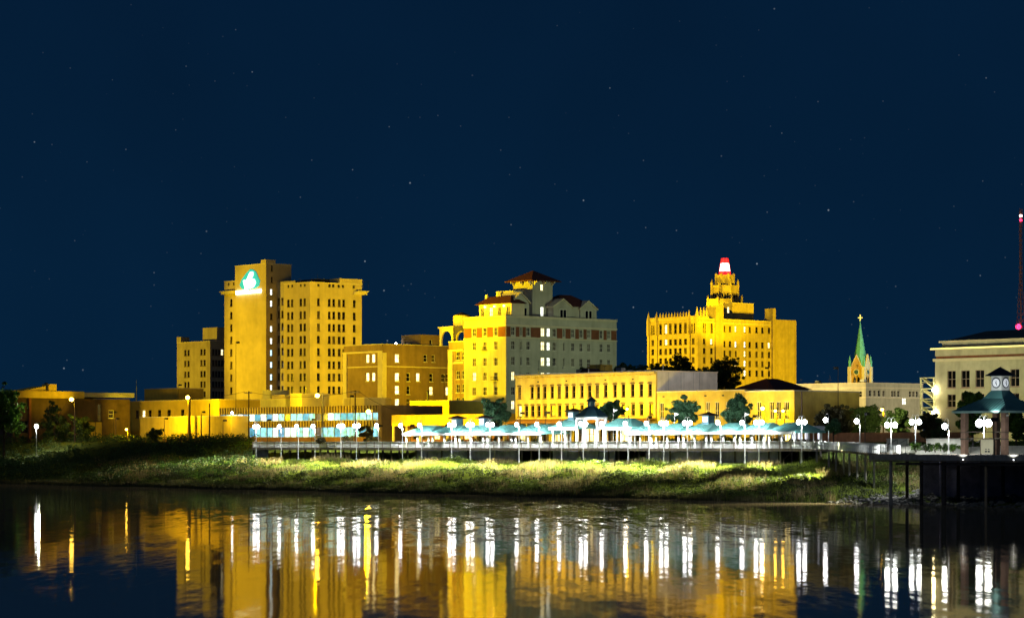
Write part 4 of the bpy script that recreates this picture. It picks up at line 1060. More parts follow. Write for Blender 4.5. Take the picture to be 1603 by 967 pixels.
# piles and the dark sheet wall panels behind them
def solid_at(u): return any(lo <= u <= hi for lo, hi in ((394, 420), (652, 812), (866, 962), (1012, 1218)))
for i in range(0, nbay+1):
    a_ = wa0+i*step
    X, Y = xy(a_, BB); u = CX+FPX*X/Y
    pale = i % 7 == 2
    if solid_at(u) and i % 3: continue
    g0 = ground_z(a_, BB+.1).item()
    bw_.part('pile', MB().cyl(a_, BB+.25, g0-.5, DZ-.43, .15 if not pale else .13, .14, 8), PALEPILE if pale else PILEW)
    if not solid_at(u): bw_.part('pile', MB().cyl(a_+.6, BB+3.4, ground_z(a_+.6, BB+3.4).item()-.5, DZ-.41, .15, .14, 8), PILEW)
    if i % 9 == 4 and not solid_at(u): bw_.part('brace', MB().tube([(a_, BB+.25, g0+.2), (a_+step, BB+.25, DZ-.5)], .06, 5), PILEW)
for lo, hi in ((394, 420), (652, 812), (866, 962), (1012, 1218)):
    q0, q1 = max(wa0, on_b(lo, BB+.7)[0]), min(wa1, on_b(hi, BB+.7)[0])
    n = max(1, int((q1-q0)/3.0)); dq = (q1-q0)/n
    for i in range(n):
        o = .10*(i % 2); bw_.part('sheet_wall_panel', MB().box(q0+i*dq+.01, q0+(i+1)*dq-.01, BB+.6+o, BB+.75+o, 2.2, DZ-.07), SHEET)

# ------------------------------------------------------------------ shade canopies on the boardwalk
ORD = ['first','second','third','fourth','fifth','sixth','seventh','eighth','ninth','tenth','eleventh','twelfth','thirteenth','fourteenth','fifteenth','sixteenth','seventeenth','eighteenth','nineteenth','twentieth']
def canopy(a0, a1, ze, zr_, label, group, b0=BB+.75, b1=BB+7.75, cup=False, ins=1.5, cat='canopy'):
    t = Thing('shade_canopy', label, cat, (a0+a1)/2, (b0+b1)/2, DZ, group)
    r = t.part('roof', MB().hip(a0, a1, b0, b1, ze, zr_, ins, (b1-b0)/2-.25, t=.22), TEAL)
    m_ = MB(); n_ = int((a1-a0)/.62)                    # standing seams on the river slope
    for i in range(1, n_):
        x = a0+i*(a1-a0)/n_; tx = min(1.0, (x-a0)/ins, (a1-x)/ins)
        yb = b0+.02; yt = b0+((b1-b0)/2-.25)*tx; zt_ = ze+.22+(zr_-ze-.22)*tx
        m_.add([(x-.03,yb,ze+.2),(x+.03,yb,ze+.2),(x+.03,yt,zt_),(x-.03,yt,zt_),(x-.03,yb,ze+.28),(x+.03,yb,ze+.28),(x+.03,yt,zt_+.06),(x-.03,yt,zt_+.06)], [(4,5,6,7),(0,4,7,3),(1,2,6,5),(0,1,5,4)])
    t.part('seams', m_, TEAL, parent=r)
    t.part('fascia_trim', MB().box(a0-.04, a1+.04, b0-.06, b0-.004, ze-.16, ze+.24), WHITEP)  # white trim made taller to imitate lamp glare along the eave
    for x in (a0+.5, (a0+a1)/2, a1-.5):
        for y in (b0+.5, b1-.5): t.part('post', MB().box(x-.11, x+.11, y-.11, y+.11, DZ+.002, ze-.004), WHITEP)
    t.part('tie_beam', MB().box(a0+.4, a1-.4, b0+.42, b0+.58, ze-.28, ze-.07), WHITEP)
    if cup:
        c, d = (a0+a1)/2, (b0+b1)/2
        k = t.part('cupola', MB().box(c-.7, c+.7, d-.7, d+.7, zr_-.4, zr_+1.15), SLATE)
        t.part('cupola_roof', MB().hip(c-1.15, c+1.15, d-1.15, d+1.15, zr_+1.154, zr_+1.75, 9, 9), DARKROOF, parent=k)
        t.part('louvre', MB().box(c-.5, c+.5, d-.75, d-.704, zr_+.2, zr_+1.0), WHITEP, parent=k)
    return t
def run(u0, u1, n_, where, cups, group):
    x0, x1 = on_b(u0, BB+.75)[0], on_b(u1, BB+.75)[0]; L_ = (x1-x0)/n_
    for i in range(n_):
        canopy(x0+i*L_+.05, x0+(i+1)*L_-.05, DZ+2.35, DZ+3.95, ORD[i]+' teal canopy of the '+where+' row, counted from the left', group, cup=i in cups)
run(630, 846, 5, 'left', (1, 2), 'canopies left of the gazebo')
run(978, 1244, 6, 'right', (2,), 'canopies right of the gazebo')
for (u0, u1, lab, cup) in ((859, 903, 'small teal canopy with dark cupola just left of the gazebo', True), (938, 988, 'small teal canopy with white posts just right of the gazebo', False)):
    canopy(on_b(u0, BB+2)[0], on_b(u1, BB+2)[0], DZ+3.2, DZ+4.9, lab, None, b0=BB+2, b1=BB+7, cup=cup, ins=2.2)
# gazebo
ga_, gY = on_b(926, BB+4.5); gb_ = BB+4.5
t = Thing('gazebo', 'tall white posted gazebo with blue slate roof and cupola mid boardwalk', 'gazebo', ga_, gb_, DZ)
ze = zz(653, gY)
r = t.part('roof', MB().cyl(ga_, gb_, ze, ze+.15, 3.0, 3.0, 8, ph=math.pi/8).cyl(ga_, gb_, ze+.15, zz(637, gY), 3.0, .95, 8, ph=math.pi/8), SLATE)
c = t.part('cupola', MB().cyl(ga_, gb_, zz(637,gY)-.1, zz(628,gY), .62, .62, 8), SLATE)
t.part('cupola_roof', MB().cyl(ga_, gb_, zz(628,gY)+.003, zz(620.5,gY), 1.0, .04, 8), SLATE, parent=c)
t.part('finial', MB().cyl(ga_, gb_, zz(620.5,gY), zz(616,gY), .05, .02, 6), STEEL, parent=c)
t.part('louvre', MB().cyl(ga_, gb_, zz(635.5,gY), zz(629,gY), .66, .66, 4, ph=.3), WHITEP, parent=c)
for i in range(8):
    th_ = math.pi/8+i*math.pi/4; x, y = ga_+2.6*math.cos(th_), gb_+2.6*math.sin(th_)
    t.part('post', MB().box(x-.13, x+.13, y-.13, y+.13, DZ+.002, ze-.004), WHITEP)
t.part('ring_beam', MB().cyl(ga_, gb_, ze-.35, ze-.005, 2.75, 2.75, 8, ph=math.pi/8), WHITEP)

# ------------------------------------------------------------------ white boardwalk lamps
LAMPN = [0]
def lamp(u, b, zbase, zl, twin, label, group, glass=LAMPW, r=.33, bank=None, spread=.62, crook=True):
    a, Y = on_b(u, b)
    t = Thing('promenade_lamp', label, 'lamp post', a, b, zbase, group)
    t.part('base', MB().cyl(a, b, zbase+.002, zbase+.5, .17, .12, 10), WHITEP)
    t.part('pole', MB().cyl(a, b, zbase+.5, zl+.55, .075, .05, 8), WHITEP)
    for sx in ((-1, 1) if twin else (-1,)):
        if crook:
            pts = [(a, b, zl+.45)] + [(a+sx*spread*(.5-.5*math.cos(k*math.pi/6)), b, zl+.5+.45*math.sin(k*math.pi/6)) for k in range(7)]
            t.part('crook_arm', MB().tube(pts, .03, 6), WHITEP)
        x = a+sx*(spread if crook else 0)
        g = t.part('globe', MB().ball(x, b, zl, r, r*1.12, 12, 7), glass, smooth=True)
        t.part('cap', MB().cyl(x, b, zl+r*1.12+.005, zl+r*1.12+.14, r*.6, .04, 8), WHITEP, parent=g)
    t.spot(a, b, zl-r*1.12-.12, (a, b, zbase-20), 2200 if glass is LAMPW else 6000, (.95, 1.0, .98), 158, r*.6, .35)
    if bank:
        tgt = (a, b-30, zl-17.5)
        t.spot(a, b-.7, zl-.2, tgt, bank, (1.0, 0.98, .62), 46, .25, 1.0)  # extra spot added to brighten the bank
        if 620 < u < 1250: t.spot(a, b-.05, zl-.5, (a, b+2.2, zl-1.9), 4600, (.95, 1.0, 1.0), 150, .2, .5)  # extra spot added to whiten the canopy eaves
        if u < 640: t.spot(a, b+.1, zl-.4, (a, b+7.5, zl-6), 5000, (1.0, .9, .25), 80, .2, .6)  # extra yellow spot added for the lawn behind the deck
    return t
WH = DZ+3.95
LL = [(401,1),(440,0),(467,0),(493,0),(533.5,1),(558,1),(592.5,0),(630,0),(660,0),(707,1),(736,1),(767,1),(812.5,0),(844,0),(879,0),(913,1),(946,0),(983,0),(1016,0),(1039,1),(1076,1),(1128,0),(1166,0),(1188,1),(1255,1)]
BANK = 170000.0
for i, (u, tw_) in enumerate(LL):
    nth = (ORD + ['twenty-first','twenty-second','twenty-third','twenty-fourth','twenty-fifth'])[i]
    lamp(u, BB-.32, ground_z(on_b(u, BB-.32)[0], BB-.32).item()-.1, WH, bool(tw_), ('twin' if tw_ else 'single')+' globe white lamp on the boardwalk, '+nth+' lamp from its left end', 'white lamps along the boardwalk', bank=BANK*(1.0 if u > 560 else .55))
lamp(1297, BB+1, GZ-1.2, zz(657, depth_b(1297,BB+1)), False, 'slender white lamp beside the walkway near the purple booth', 'lamps round the walkway')
lamp(1346, 40, 5.6, zz(659, depth_b(1346,40)), False, 'single white crook lamp over the walkway ramp', 'lamps round the walkway', bank=BANK*1.6)
lamp(1395, 10, 5.9, zz(665, depth_b(1395,10)), True, 'brilliant twin white lamp at the left end of the pier', 'lamps on the pier plaza', glass=LAMPBIG, r=.31, bank=BANK*.4)
lamp(1433, 24, 6.2, zz(660, depth_b(1433,24)), True, 'bright white lamp by the tree left of the stone building', 'lamps on the pier plaza', glass=LAMPBIG, r=.31)
lamp(1485, 7, 5.9, zz(667, depth_b(1485,7)), False, 'bright white lamp just left of the clock pavilion', 'lamps on the pier plaza', glass=LAMPBIG, r=.32)
lamp(1540, 20, 6.2, zz(662, depth_b(1540,20)), True, 'brightest white lamp seen through the clock pavilion', 'lamps on the pier plaza', glass=LAMPBIG, r=.44, spread=.72)
a_, Y_ = on_b(57, 50)
lt = lamp(57, 50, ground_z(a_, 50).item(), zz(667, Y_), False, 'lone white lamp by the dark warehouse at far left', None, r=.42, crook=False)
lt.spot(a_, 50.6, zz(665, Y_), (*at(8, 540), 13), 9000, (.85, 1.0, .7), 120, .2)
lt.spot(a_, 50.6, zz(665, Y_), (a_+2, 70, 12), 2500, (1., .95, .85), 150, .2)

# ------------------------------------------------------------------ sodium street lamps
def sodium(u, v, b, label, arm=0.0, r=.44, spots=(), pole=POLEW, glass=LAMPS, zbase=None, rp=.13):
    a, Y = on_b(u, b); z = zz(v, Y); zb_ = ground_z(a, b).item() if zbase is None else zbase
    t = Thing('street_lamp', label, 'street lamp', a+arm, b, zb_, 'sodium street lamps')
    t.part('pole', MB().cyl(a+arm, b, zb_, z+.5, rp, rp*.75, 8), pole)
    t.part('arm', MB().tube([(a+arm, b, z+.35), (a+arm*.5, b-.1, z+.5), (a, b-.3, z+.42)], .05, 6), STEEL)
    g = t.part('globe', MB().ball(a, b-.35, z, r, r*.9, 12, 7), glass, smooth=True)
    t.part('hood', MB().cyl(a, b-.35, z+r*.9+.004, z+r*.9+.16, r*.8, .12, 10), STEEL, parent=g)
    t.spot(a, b-.35, z-r-.12, (a, b-.35, z-20), 3500, SOD, 158, r*.6, .35)
    for tgt, p, ang in spots: t.spot(a, b-.8, z-.1, tgt, p, SOD, ang, .3)
    return t
def on_wall(u, v, b): a, Y = on_b(u, b); return (a, b, zz(v, Y))
sodium(114, 625, 62, 'glowing orange street lamp before the dark warehouse parapet', arm=.8)
sodium(296, 622, 82, 'orange street lamp on a thick ivy clad pole by the yellow wall', rp=.42, spots=[((on_wall(300,640,100)), 26000, 140)])
sodium(499, 619, 76, 'bright orange street lamp on a tall pole before the tower', arm=1.4, pole=GALV, spots=[((on_wall(480,640,95)), 22000, 140), ((on_wall(480,706,55)), 30000, 130)])
sodium(579, 644, 76, 'orange street lamp at the right end of the ribbed store', arm=.8, pole=GALV, spots=[((on_wall(590,706,55)), 24000, 130)])
sodium(200, 672, 76, 'small low orange street lamp left of the yellow wall', r=.24)
sodium(984, 640, 66, 'small orange street lamp beside the tree before the row building', r=.22)
sodium(1196, 639, 71, 'large orange street lamp before the low shop blocks', r=.32)
sodium(1216, 643, 71, 'left of two small orange street lamps by the corner building', r=.22)
sodium(1228, 643, 71, 'right of two small orange street lamps by the corner building', r=.22)
sodium(1248, 636, 78, 'orange street lamp at the left corner of the buff building', r=.32)
sodium(1317, 637, 110, 'pale orange street lamp above the trees before the buff building', r=.30)
sodium(1383, 641, 110, 'orange street lamp above the right hand trees', r=.26)
# white security light on the end of the yellow wall
a_, b_ = at(364, 548); z_ = zz(646, 548)
t = Thing('wall_lamp', 'white security lamp on the right end of the blank yellow wall', 'lamp', a_, b_, z_)
t.part('bracket', MB().box(a_-.3, a_-.1, b_-.05, b_+.05, z_+.2, z_+.3), STEEL); t.part('globe', MB().ball(a_, b_-.1, z_, .26), LAMPW)

# ------------------------------------------------------------------ utility poles
def upole(u, vt, b, label, cross=True):
    a, Y = on_b(u, b); zt_ = zz(vt, Y); zb_ = ground_z(a, b).item()
    t = Thing('utility_pole', label, 'utility pole', a, b, zb_)
    t.part('pole', MB().cyl(a, b, zb_, zt_, .17, .12, 8), POLEW)
    if cross:
        t.part('crossarm', MB().box(a-1.4, a+1.4, b-.19, b-.125, zt_-.45, zt_-.3), PALEPILE)
        for k_ in (-1.25, -.6, .6, 1.25): t.part('insulator', MB().cyl(a+k_, b-.16, zt_-.295, zt_-.1, .06, .04, 6), PALEPILE)
upole(389.5, 612, 78, 'tall utility pole with a crossarm before the cream low block')
upole(556, 611, 78, 'pale utility pole with a crossarm before the brown mid-rise')
upole(328, 631, 82, 'dark utility pole standing before the yellow wall', False)
upole(315, 650, 80, 'thin short pole with wires before the yellow wall', False)
upole(1255, 612, 66, 'leaning frame pole beside the booth with purple lights', False)

# sagging cables between the two tall utility poles and beyond
def cable(p, q, sag, lab):
    pts = [Vector(p).lerp(Vector(q), i/14) - Vector((0, 0, sag*4*(i/14)*(1-i/14))) for i in range(15)]
    single('power_cable', MB().tube(pts, .035, 4), STEEL, lab, 'cable', p[0], p[1], p[2], 'power cables')
pA, pB_ = on_b(389.5, 78), on_b(556, 78); zA, zB = zz(612, pA[1])-.1, zz(611, pB_[1])-.1
cable((pA[0], 77.85, zA), (pB_[0], 77.85, zB), 1.2, 'power cable sagging between the two crossarm poles')
cable((pA[0]-60, 84, zA+.5), (pA[0]-1.2, 77.85, zA), 1.5, 'power cable running left from the first crossarm pole')
cable((pB_[0]+1.2, 77.85, zB), (pB_[0]+12, 80, GZ+6), .6, 'power cable dropping right from the second crossarm pole')

# pennants over the canopies
for u, v, lab in ((1056, 648, 'small white pennant above the left part of the right canopies'), (1166, 648, 'small white pennant above the right part of the right canopies'), (960, 642, 'small white pennant beside the gazebo and tree')):
    b_ = BB+5; a_, Y_ = on_b(u, b_); z_ = zz(v, Y_)
    t = Thing('pennant', lab, 'flag', a_, b_, DZ)
    t.part('pole', MB().cyl(a_, b_, DZ+.002, z_+.3, .04, .03, 6), GALV); t.part('cloth', MB().add([(a_+.04,b_,z_+.25),(a_+.04,b_+.02,z_-.3),(a_+.9,b_+.1,z_-.02),(a_+.04,b_+.03,z_+.25),(a_+.04,b_+.05,z_-.3)], [(0,1,2),(3,2,4),(0,2,3),(1,4,2)]), WHITEP)

# booth with purple lights
a_, Y_ = on_b(1271, 58); b_ = 58; g0 = GZ-.6
t = Thing('market_booth', 'white booth with purple and white lights right of the canopies', 'booth', a_, b_, g0)
t.part('roof', MB().hip(a_-3.6, a_+3.6, b_-2, b_+2, g0+2.2, g0+2.9, 1.5, 1.9), WHITEP)
for i in range(6):
    x = a_-3.3+i*1.32; t.part('post', MB().box(x-.06, x+.06, b_-1.9, b_-1.78, g0, g0+2.2), WHITEP)
t.part('light_strip', MB().box(a_-3.4, a_+3.4, b_-2.06, b_-2.003, g0+2.0, g0+2.22), PURPLE)
for i in range(5):
    x = a_-2.64+i*1.32
    if i == 3: continue
    t.part('lit_panel', MB().box(x-.35, x+.35, b_-1.2, b_-1.1, g0+.3, g0+1.9), glow("booth_panel", (.85,.85,1.), 1.6))
t.part('counter', MB().box(a_-3.3, a_+3.3, b_-1.6, b_-1.25, g0, g0+.9), DECKW)

# benches and planters under the canopies
def bench(u, b, lab):
    a, Y = on_b(u, b); t = Thing('bench', lab, 'bench', a, b, DZ, 'benches under the canopies')
    t.part('seat', MB().box(a-.9, a+.9, b-.2, b+.2, DZ+.42, DZ+.48), DECKW); t.part('backrest', MB().box(a-.9, a+.9, b+.2, b+.25, DZ+.55, DZ+.95), DECKW)
    for s_ in (-.75, .75): t.part('leg', MB().box(a+s_-.05, a+s_+.05, b-.18, b+.24, DZ+.002, DZ+.42), STEEL)
for i, u in enumerate((655, 690, 745, 800, 1010, 1060, 1110, 1170, 1215)):
    bench(u, BB+5.5, 'timber bench under the canopies, '+ORD[i]+' from the left')

# ------------------------------------------------------------------ walkway from the boardwalk to the pier
wk = Thing('walkway_ramp', 'grey walkway ramp with pale rails joining boardwalk and pier', 'walkway', wa1+4, BB, 4.5)
PX = [(wa1+.02, BB+1.5, DZ), (on_b(1312, 44)[0], 44, DZ-.1), (on_b(1345, 30)[0], 30, 6.2), (on_b(1392, 12)[0], 12, 5.92)]
for i in range(3):
    p, q = Vector(PX[i]), Vector(PX[i+1]); d = q-p; n_ = Vector((-d.y, d.x, 0)).normalized()*1.4
    wk.part('deck', MB().add([p-n_, q-n_, q+n_, p+n_, p-n_-Vector((0,0,.3)), q-n_-Vector((0,0,.3)), q+n_-Vector((0,0,.3)), p+n_-Vector((0,0,.3))], [(0,1,2,3),(7,6,5,4),(0,4,5,1),(2,6,7,3)]), DECKW)
    k = max(2, int(d.length/1.9))
    for s_ in (-1, 1):
        for h in (.1, .6, 1.05): wk.part('rail', MB().tube([p+n_*s_*.95+Vector((0,0,h)), q+n_*s_*.95+Vector((0,0,h))], .04, 5), WHITEP)
        bm_ = MB()
        for j in range(k*6):
            c_ = p+d*(j/(k*6))+n_*s_*.95; bm_.box(c_.x-.02, c_.x+.02, c_.y-.02, c_.y+.02, c_.z+.1, c_.z+1.03)
        wk.part('balusters', bm_, WHITEP, kind='stuff')
        for j in range(k+1):
            c_ = p+d*(j/k)+n_*s_*.95; wk.part('rail_post', MB().box(c_.x-.06, c_.x+.06, c_.y-.06, c_.y+.06, c_.z+.003, c_.z+1.1), WHITEP)
            if j % 4 == 0 and j < k and s_ < 0: wk.part('pile', MB().cyl(c_.x, c_.y, ground_z(c_.x, c_.y).item()-.5, c_.z-.3, .14, .14, 8), PALEPILE)

# ------------------------------------------------------------------ pier with clock pavilion
PB0, PB1, PZ = -2.0, 14.0, 5.9
pa0_ = on_b(1362, PB0)[0]; pa1_ = on_b(1660, PB0)[0]
pr = Thing('river_pier', 'dark timber and concrete pier deck standing in the river at right', 'pier', (pa0_+pa1_)/2, PB0, 0)
m = MB(); q = PB0
while q < PB1: m.box(pa0_, pa1_, q, q+.28, PZ-.06, PZ); q += .30
pr.part('deck_planks', m, DECKW, kind='stuff')
pr.part('fascia', MB().box(pa0_, pa1_, PB0-.14, PB0-.004, PZ-.62, PZ+.04), PALEPILE)
pr.part('fascia_rail', MB().box(pa0_, pa1_, PB0-.24, PB0-.144, PZ-.80, PZ-.66), DECKW)
pr.part('lower_beam', MB().box(pa0_+4, pa1_, PB0-.06, PB0+.3, PZ-1.2, PZ-.9), PILEW)
for u, mt, r in ((1394, PALEPILE, .2), (1442, PILEW, .22), (1477, PILEW, .3), (1543, surf("tan_pile", (.45,.30,.18), .8, .15, 2.), .17), (1608, PILEW, .2)):
    x = on_b(u, PB0+.2)[0]; pr.part('pile', MB().cyl(x, PB0+.25, -1.5, PZ-.63, r, r*.95, 10), mt)
for u in (1420, 1500, 1570): x = on_b(u, 5)[0]; pr.part('pile', MB().cyl(x, 5, -1.5, PZ-.07, .2, .2, 8), PILEW)
x0 = on_b(1440, 7)[0]
nW = 9; dW = (pa1_-x0)/nW
for i in range(nW): pr.part('sheet_wall_panel', MB().box(x0+i*dW+.01, x0+(i+1)*dW-.01, 7+.1*(i%2), 7.2+.1*(i%2), -1, PZ-.07), SHEET)
for u in (1509, 1588):
    x = on_b(u, PB0-.2)[0]
    t = Thing('marker_lamp', ('left' if u < 1540 else 'right')+' small white marker lamp on the pier edge', 'lamp', x, PB0-.3, PZ-.5, 'marker lamps on the pier edge')
    t.part('housing', MB().box(x-.1, x+.1, PB0-.30, PB0-.245, PZ-.6, PZ-.45), STEEL); t.part('glass', MB().ball(x, PB0-.36, PZ-.52, .07, n=8, k=4), glow("marker_glass", (.9,.95,1.), 6.))
    t.spot(x, PB0-1.0, PZ+.3, (x-1.0, PB0+6, PZ+3), 500, WHT, 110, .08)  # extra spot added off the marker to light the pavilion
# pavilion
ca, cb = at(1566, 296); Yv = 296; PAVA, PAVB = ca, cb
t = Thing('clock_pavilion', 'open pavilion with blue green hipped roof and white clock cupola on the pier', 'pavilion', ca, cb, PZ)
ze = zz(645, Yv); zr2 = zz(611, Yv); Lh = 3.9
r = t.part('roof', MB().hip(ca-Lh, ca+Lh, cb-Lh, cb+Lh, ze, zr2-1.0, 2.4, 2.4, t=.16).hip(ca-Lh+2.4, ca+Lh-2.4, cb-Lh+2.4, cb+Lh-2.4, zr2-1.01, zr2, .75, .75, t=.01), surf("blue_green_metal_roof", (.09,.24,.24), .5, .12, .8))
m_ = MB()
for kx in range(1, 18):
    x = ca-Lh+kx*Lh*2/18; tx = min(1., (x-ca+Lh)/2.4, (ca+Lh-x)/2.4); h_ = (zr2-1.0-ze-.16)*tx
    m_.add([(x-.03,cb-Lh,ze+.14),(x+.03,cb-Lh,ze+.14),(x+.03,cb-Lh+2.4*tx,ze+.16+h_),(x-.03,cb-Lh+2.4*tx,ze+.16+h_),(x-.03,cb-Lh,ze+.22),(x+.03,cb-Lh,ze+.22),(x+.03,cb-Lh+2.4*tx,ze+.22+h_),(x-.03,cb-Lh+2.4*tx,ze+.22+h_)], [(4,5,6,7),(0,4,7,3),(1,2,6,5),(0,1,5,4)])
    y = cb+(x-ca)
    m_.add([(ca+Lh,y-.03,ze+.14),(ca+Lh,y+.03,ze+.14),(ca+Lh-2.4*tx,y+.03,ze+.16+h_),(ca+Lh-2.4*tx,y-.03,ze+.16+h_),(ca+Lh,y-.03,ze+.22),(ca+Lh,y+.03,ze+.22),(ca+Lh-2.4*tx,y+.03,ze+.22+h_),(ca+Lh-2.4*tx,y-.03,ze+.22+h_)], [(4,5,6,7),(0,4,7,3),(1,2,6,5),(0,1,5,4)])
t.part('seams', m_, MATS["blue_green_metal_roof"], parent=r)
t.part('fascia_trim', MB().box(ca-Lh-.06, ca+Lh+.06, cb-Lh-.06, cb-Lh-.004, ze-.12, ze+.13).box(ca+Lh+.004, ca+Lh+.06, cb-Lh-.004, cb+Lh, ze-.12, ze+.13), surf("pale_green_trim", (.35,.55,.5), .5))
ch = .74; zc0, zc1 = zr2+.003, zz(588.5, Yv)
cu = t.part('clock_cupola', MB().box(ca-ch, ca+ch, cb-ch, cb+ch, zc0, zc1), WHITEP)
t.part('cupola_roof', MB().hip(ca-ch-.5, ca+ch+.5, cb-ch-.5, cb+ch+.5, zc1+.003, zz(574, Yv), 9, 9, t=.08), surf("navy_roof", (.012,.02,.03), .6, .1, 1.), parent=cu)
zcm = (zc0+zc1)/2+.05
def disc(rad, k=24): return [(rad*math.cos(2*math.pi*i/k), rad*math.sin(2*math.pi*i/k)) for i in range(k)]
CLK = glow("clock_white_glow", (.85,.9,1.), .42); CLKD = surf("clock_black", (.02,.025,.04), .5)  # emission put into the clock face to make it read bright
for kind, pln, cc in (('R', cb-ch, ca), ('S', ca+ch, cb)):
    P = lambda pts: [(cc+x, zcm+y) for x, y in pts]
    t.part('clock_rim', MB().poly(P(disc(.62)), kind, pln, -.05, -.003), CLKD, parent=cu)
    t.part('clock_face', MB().poly(P(disc(.50)), kind, pln, -.07, -.051), CLK, parent=cu)
    def hand(ang, l_, w_):
        s_, c_ = math.sin(ang), math.cos(ang); return [(-w_*c_-.06*s_, w_*s_-.06*c_), (w_*c_-.06*s_, -w_*s_-.06*c_), (w_*.5*c_+l_*s_, -w_*.5*s_+l_*c_), (-w_*.5*c_+l_*s_, w_*.5*s_+l_*c_)]
    hm = MB().poly(P(hand(R(160), .36, .075)), kind, pln, -.085, -.072).poly(P(hand(R(12), .28, .06)), kind, pln, -.10, -.087)
    for i in range(12):
        an = i*math.pi/6; s_, c_ = math.sin(an), math.cos(an)
        hm.poly(P([(.40*s_-.02*c_, .40*c_+.02*s_), (.40*s_+.02*c_, .40*c_-.02*s_), (.47*s_+.02*c_, .47*c_-.02*s_), (.47*s_-.02*c_, .47*c_+.02*s_)]), kind, pln, -.08, -.072)
    t.part('clock_hands', hm, CLKD, parent=cu)
for sx in (-1, 1):
    for sy in (-1, 1):
        x, y = ca+sx*(Lh-1.0), cb+sy*(Lh-1.0)
        c_ = t.part('column', MB().box(x-.32, x+.32, y-.32, y+.32, PZ+.003, ze-.005), BRICKP)
        t.part('column_band', MB().box(x-.36, x+.36, y-.36, y+.36, PZ+1.75, PZ+1.87).box(x-.36, x+.36, y-.36, y+.36, PZ+2.55, PZ+2.63), DECKW, parent=c_)
        t.part('floodlight', MB().box(x-.45 if sx < 0 else x+.33, x-.33 if sx < 0 else x+.45, y-.15, y+.15, ze-.5, ze-.3), WHITEP, parent=c_)
for z0_ in (1.85, 2.6): t.part('cross_beam', MB().box(ca-Lh+1.33, ca+Lh-1.33, cb-Lh+.9, cb-Lh+1.05, PZ+z0_, PZ+z0_+.10), DECKW)
# notice board with a dark printed motif, sign board
x, y = ca+.1, cb-Lh+1.4
nb_ = Thing('notice_board', 'cream notice board with small dark motif inside the pavilion', 'board', x, y, PZ)
nb_.part('panel', MB().box(x-.95, x+.95, y, y+.1, PZ+.12, PZ+1.75), surf("cream_board", (.62,.55,.38), .7, .08, .8))
mm = MB()
for sx in (-.2, .2):
    mm.box(x+sx-.14, x+sx+.14, y-.02, y-.003, PZ+.3, PZ+.5); mm.poly([(x+sx+.12*math.cos(q_), PZ+.62+.1*math.sin(q_)) for q_ in np.linspace(0, math.pi, 8)], 'R', y, -.02, -.003)
nb_.part('motif', mm, CLKD); nb_.part('frame', MB().box(x-1.03, x-.955, y-.03, y+.12, PZ+.003, PZ+1.8).box(x+.955, x+1.03, y-.03, y+.12, PZ+.003, PZ+1.8).box(x-.95, x+.95, y-.03, y+.12, PZ+1.755, PZ+1.84), DECKW)

# ------------------------------------------------------------------ plaza behind the pier: planters, brick wall, steps
def wall_run(u0, u1, b, z0, z1, th_, mt, name, lab, cat, cap=None, n=6):
    x0, x1 = on_b(u0, b)[0], on_b(u1, b)[0]
    t = Thing(name, lab, cat, (x0+x1)/2, b, z0)
    t.part('wall', MB().box(x0, x1, b, b+th_, z0, z1), mt)
    if cap: t.part('cap', MB().box(x0-.06, x1+.06, b-.06, b+th_+.06, z1+.003, z1+.12), cap)
    return x0, x1
single('plaza', MB().box(pa0_+2, pa1_+30, PB1+.02, 60, 5.4, 6.02), surf("plaza_paving", (.30,.28,.24), .85, .15, .8), None, None, pa0_+20, 30, 5.4, kind='structure')
wall_run(1424, 1512, 17, 5.6, zz(699, 308), .35, CONC, 'planter_wall', 'low pale concrete planter wall behind the pier', 'planter', CONC)
wall_run(1552, 1650, 17, 5.6, zz(699, 305), .35, CONC, 'planter_wall', 'low pale planter wall behind the pavilion', 'planter', CONC)
wall_run(1388, 1420, 19, 5.6, zz(687, 312), .35, CONC, 'plaza_wall', 'pale concrete stair wall beside the twin lamp', 'wall', CONC)
wall_run(1450, 1508, 30, 5.6, zz(687, 325), .3, CONC, 'terrace_wall', 'long pale upper terrace wall behind the planters', 'wall', CONC)
wall_run(1262, 1520, 62, 5.4, zz(676, 372), .4, surf("orange_brick_wall", (.36,.16,.07), .85, .2, .8, .3, 6), 'brick_wall', 'long orange brick wall behind the walkway and plaza', 'wall', None)
x0 = on_b(1402, 15)[0]
t = Thing('plaza_steps', 'concrete steps with dark handrails beside the twin lamp', 'steps', x0, 15, 6.0)
for i in range(5): t.part('step', MB().box(x0-1.6, x0+1.6, 15.2+i*.35, 17.6, 6.024+i*.16, 6.18+i*.16), CONC)
for s_ in (-1.6, 0, 1.6):
    t.part('handrail', MB().tube([(x0+s_, 15.0, 6.02), (x0+s_, 15.0, 6.95), (x0+s_, 17.2, 7.75), (x0+s_, 17.2, 6.8)], .04, 6), STEEL)
x0 = on_b(1526, 16)[0]
t = Thing('pavilion_steps', 'concrete steps with dark handrails behind the pavilion columns', 'steps', x0, 16, 6.0)
for i in range(5): t.part('step', MB().box(x0-1.4, x0+1.4, 15.2+i*.35, 17.6, 6.024+i*.16, 6.18+i*.16), CONC)
for s_ in (-1.3, .2): t.part('handrail', MB().tube([(x0+s_, 15.0, 6.02), (x0+s_, 15.0, 6.95), (x0+s_, 17.2, 7.75), (x0+s_, 17.2, 6.8)], .04, 6), STEEL)

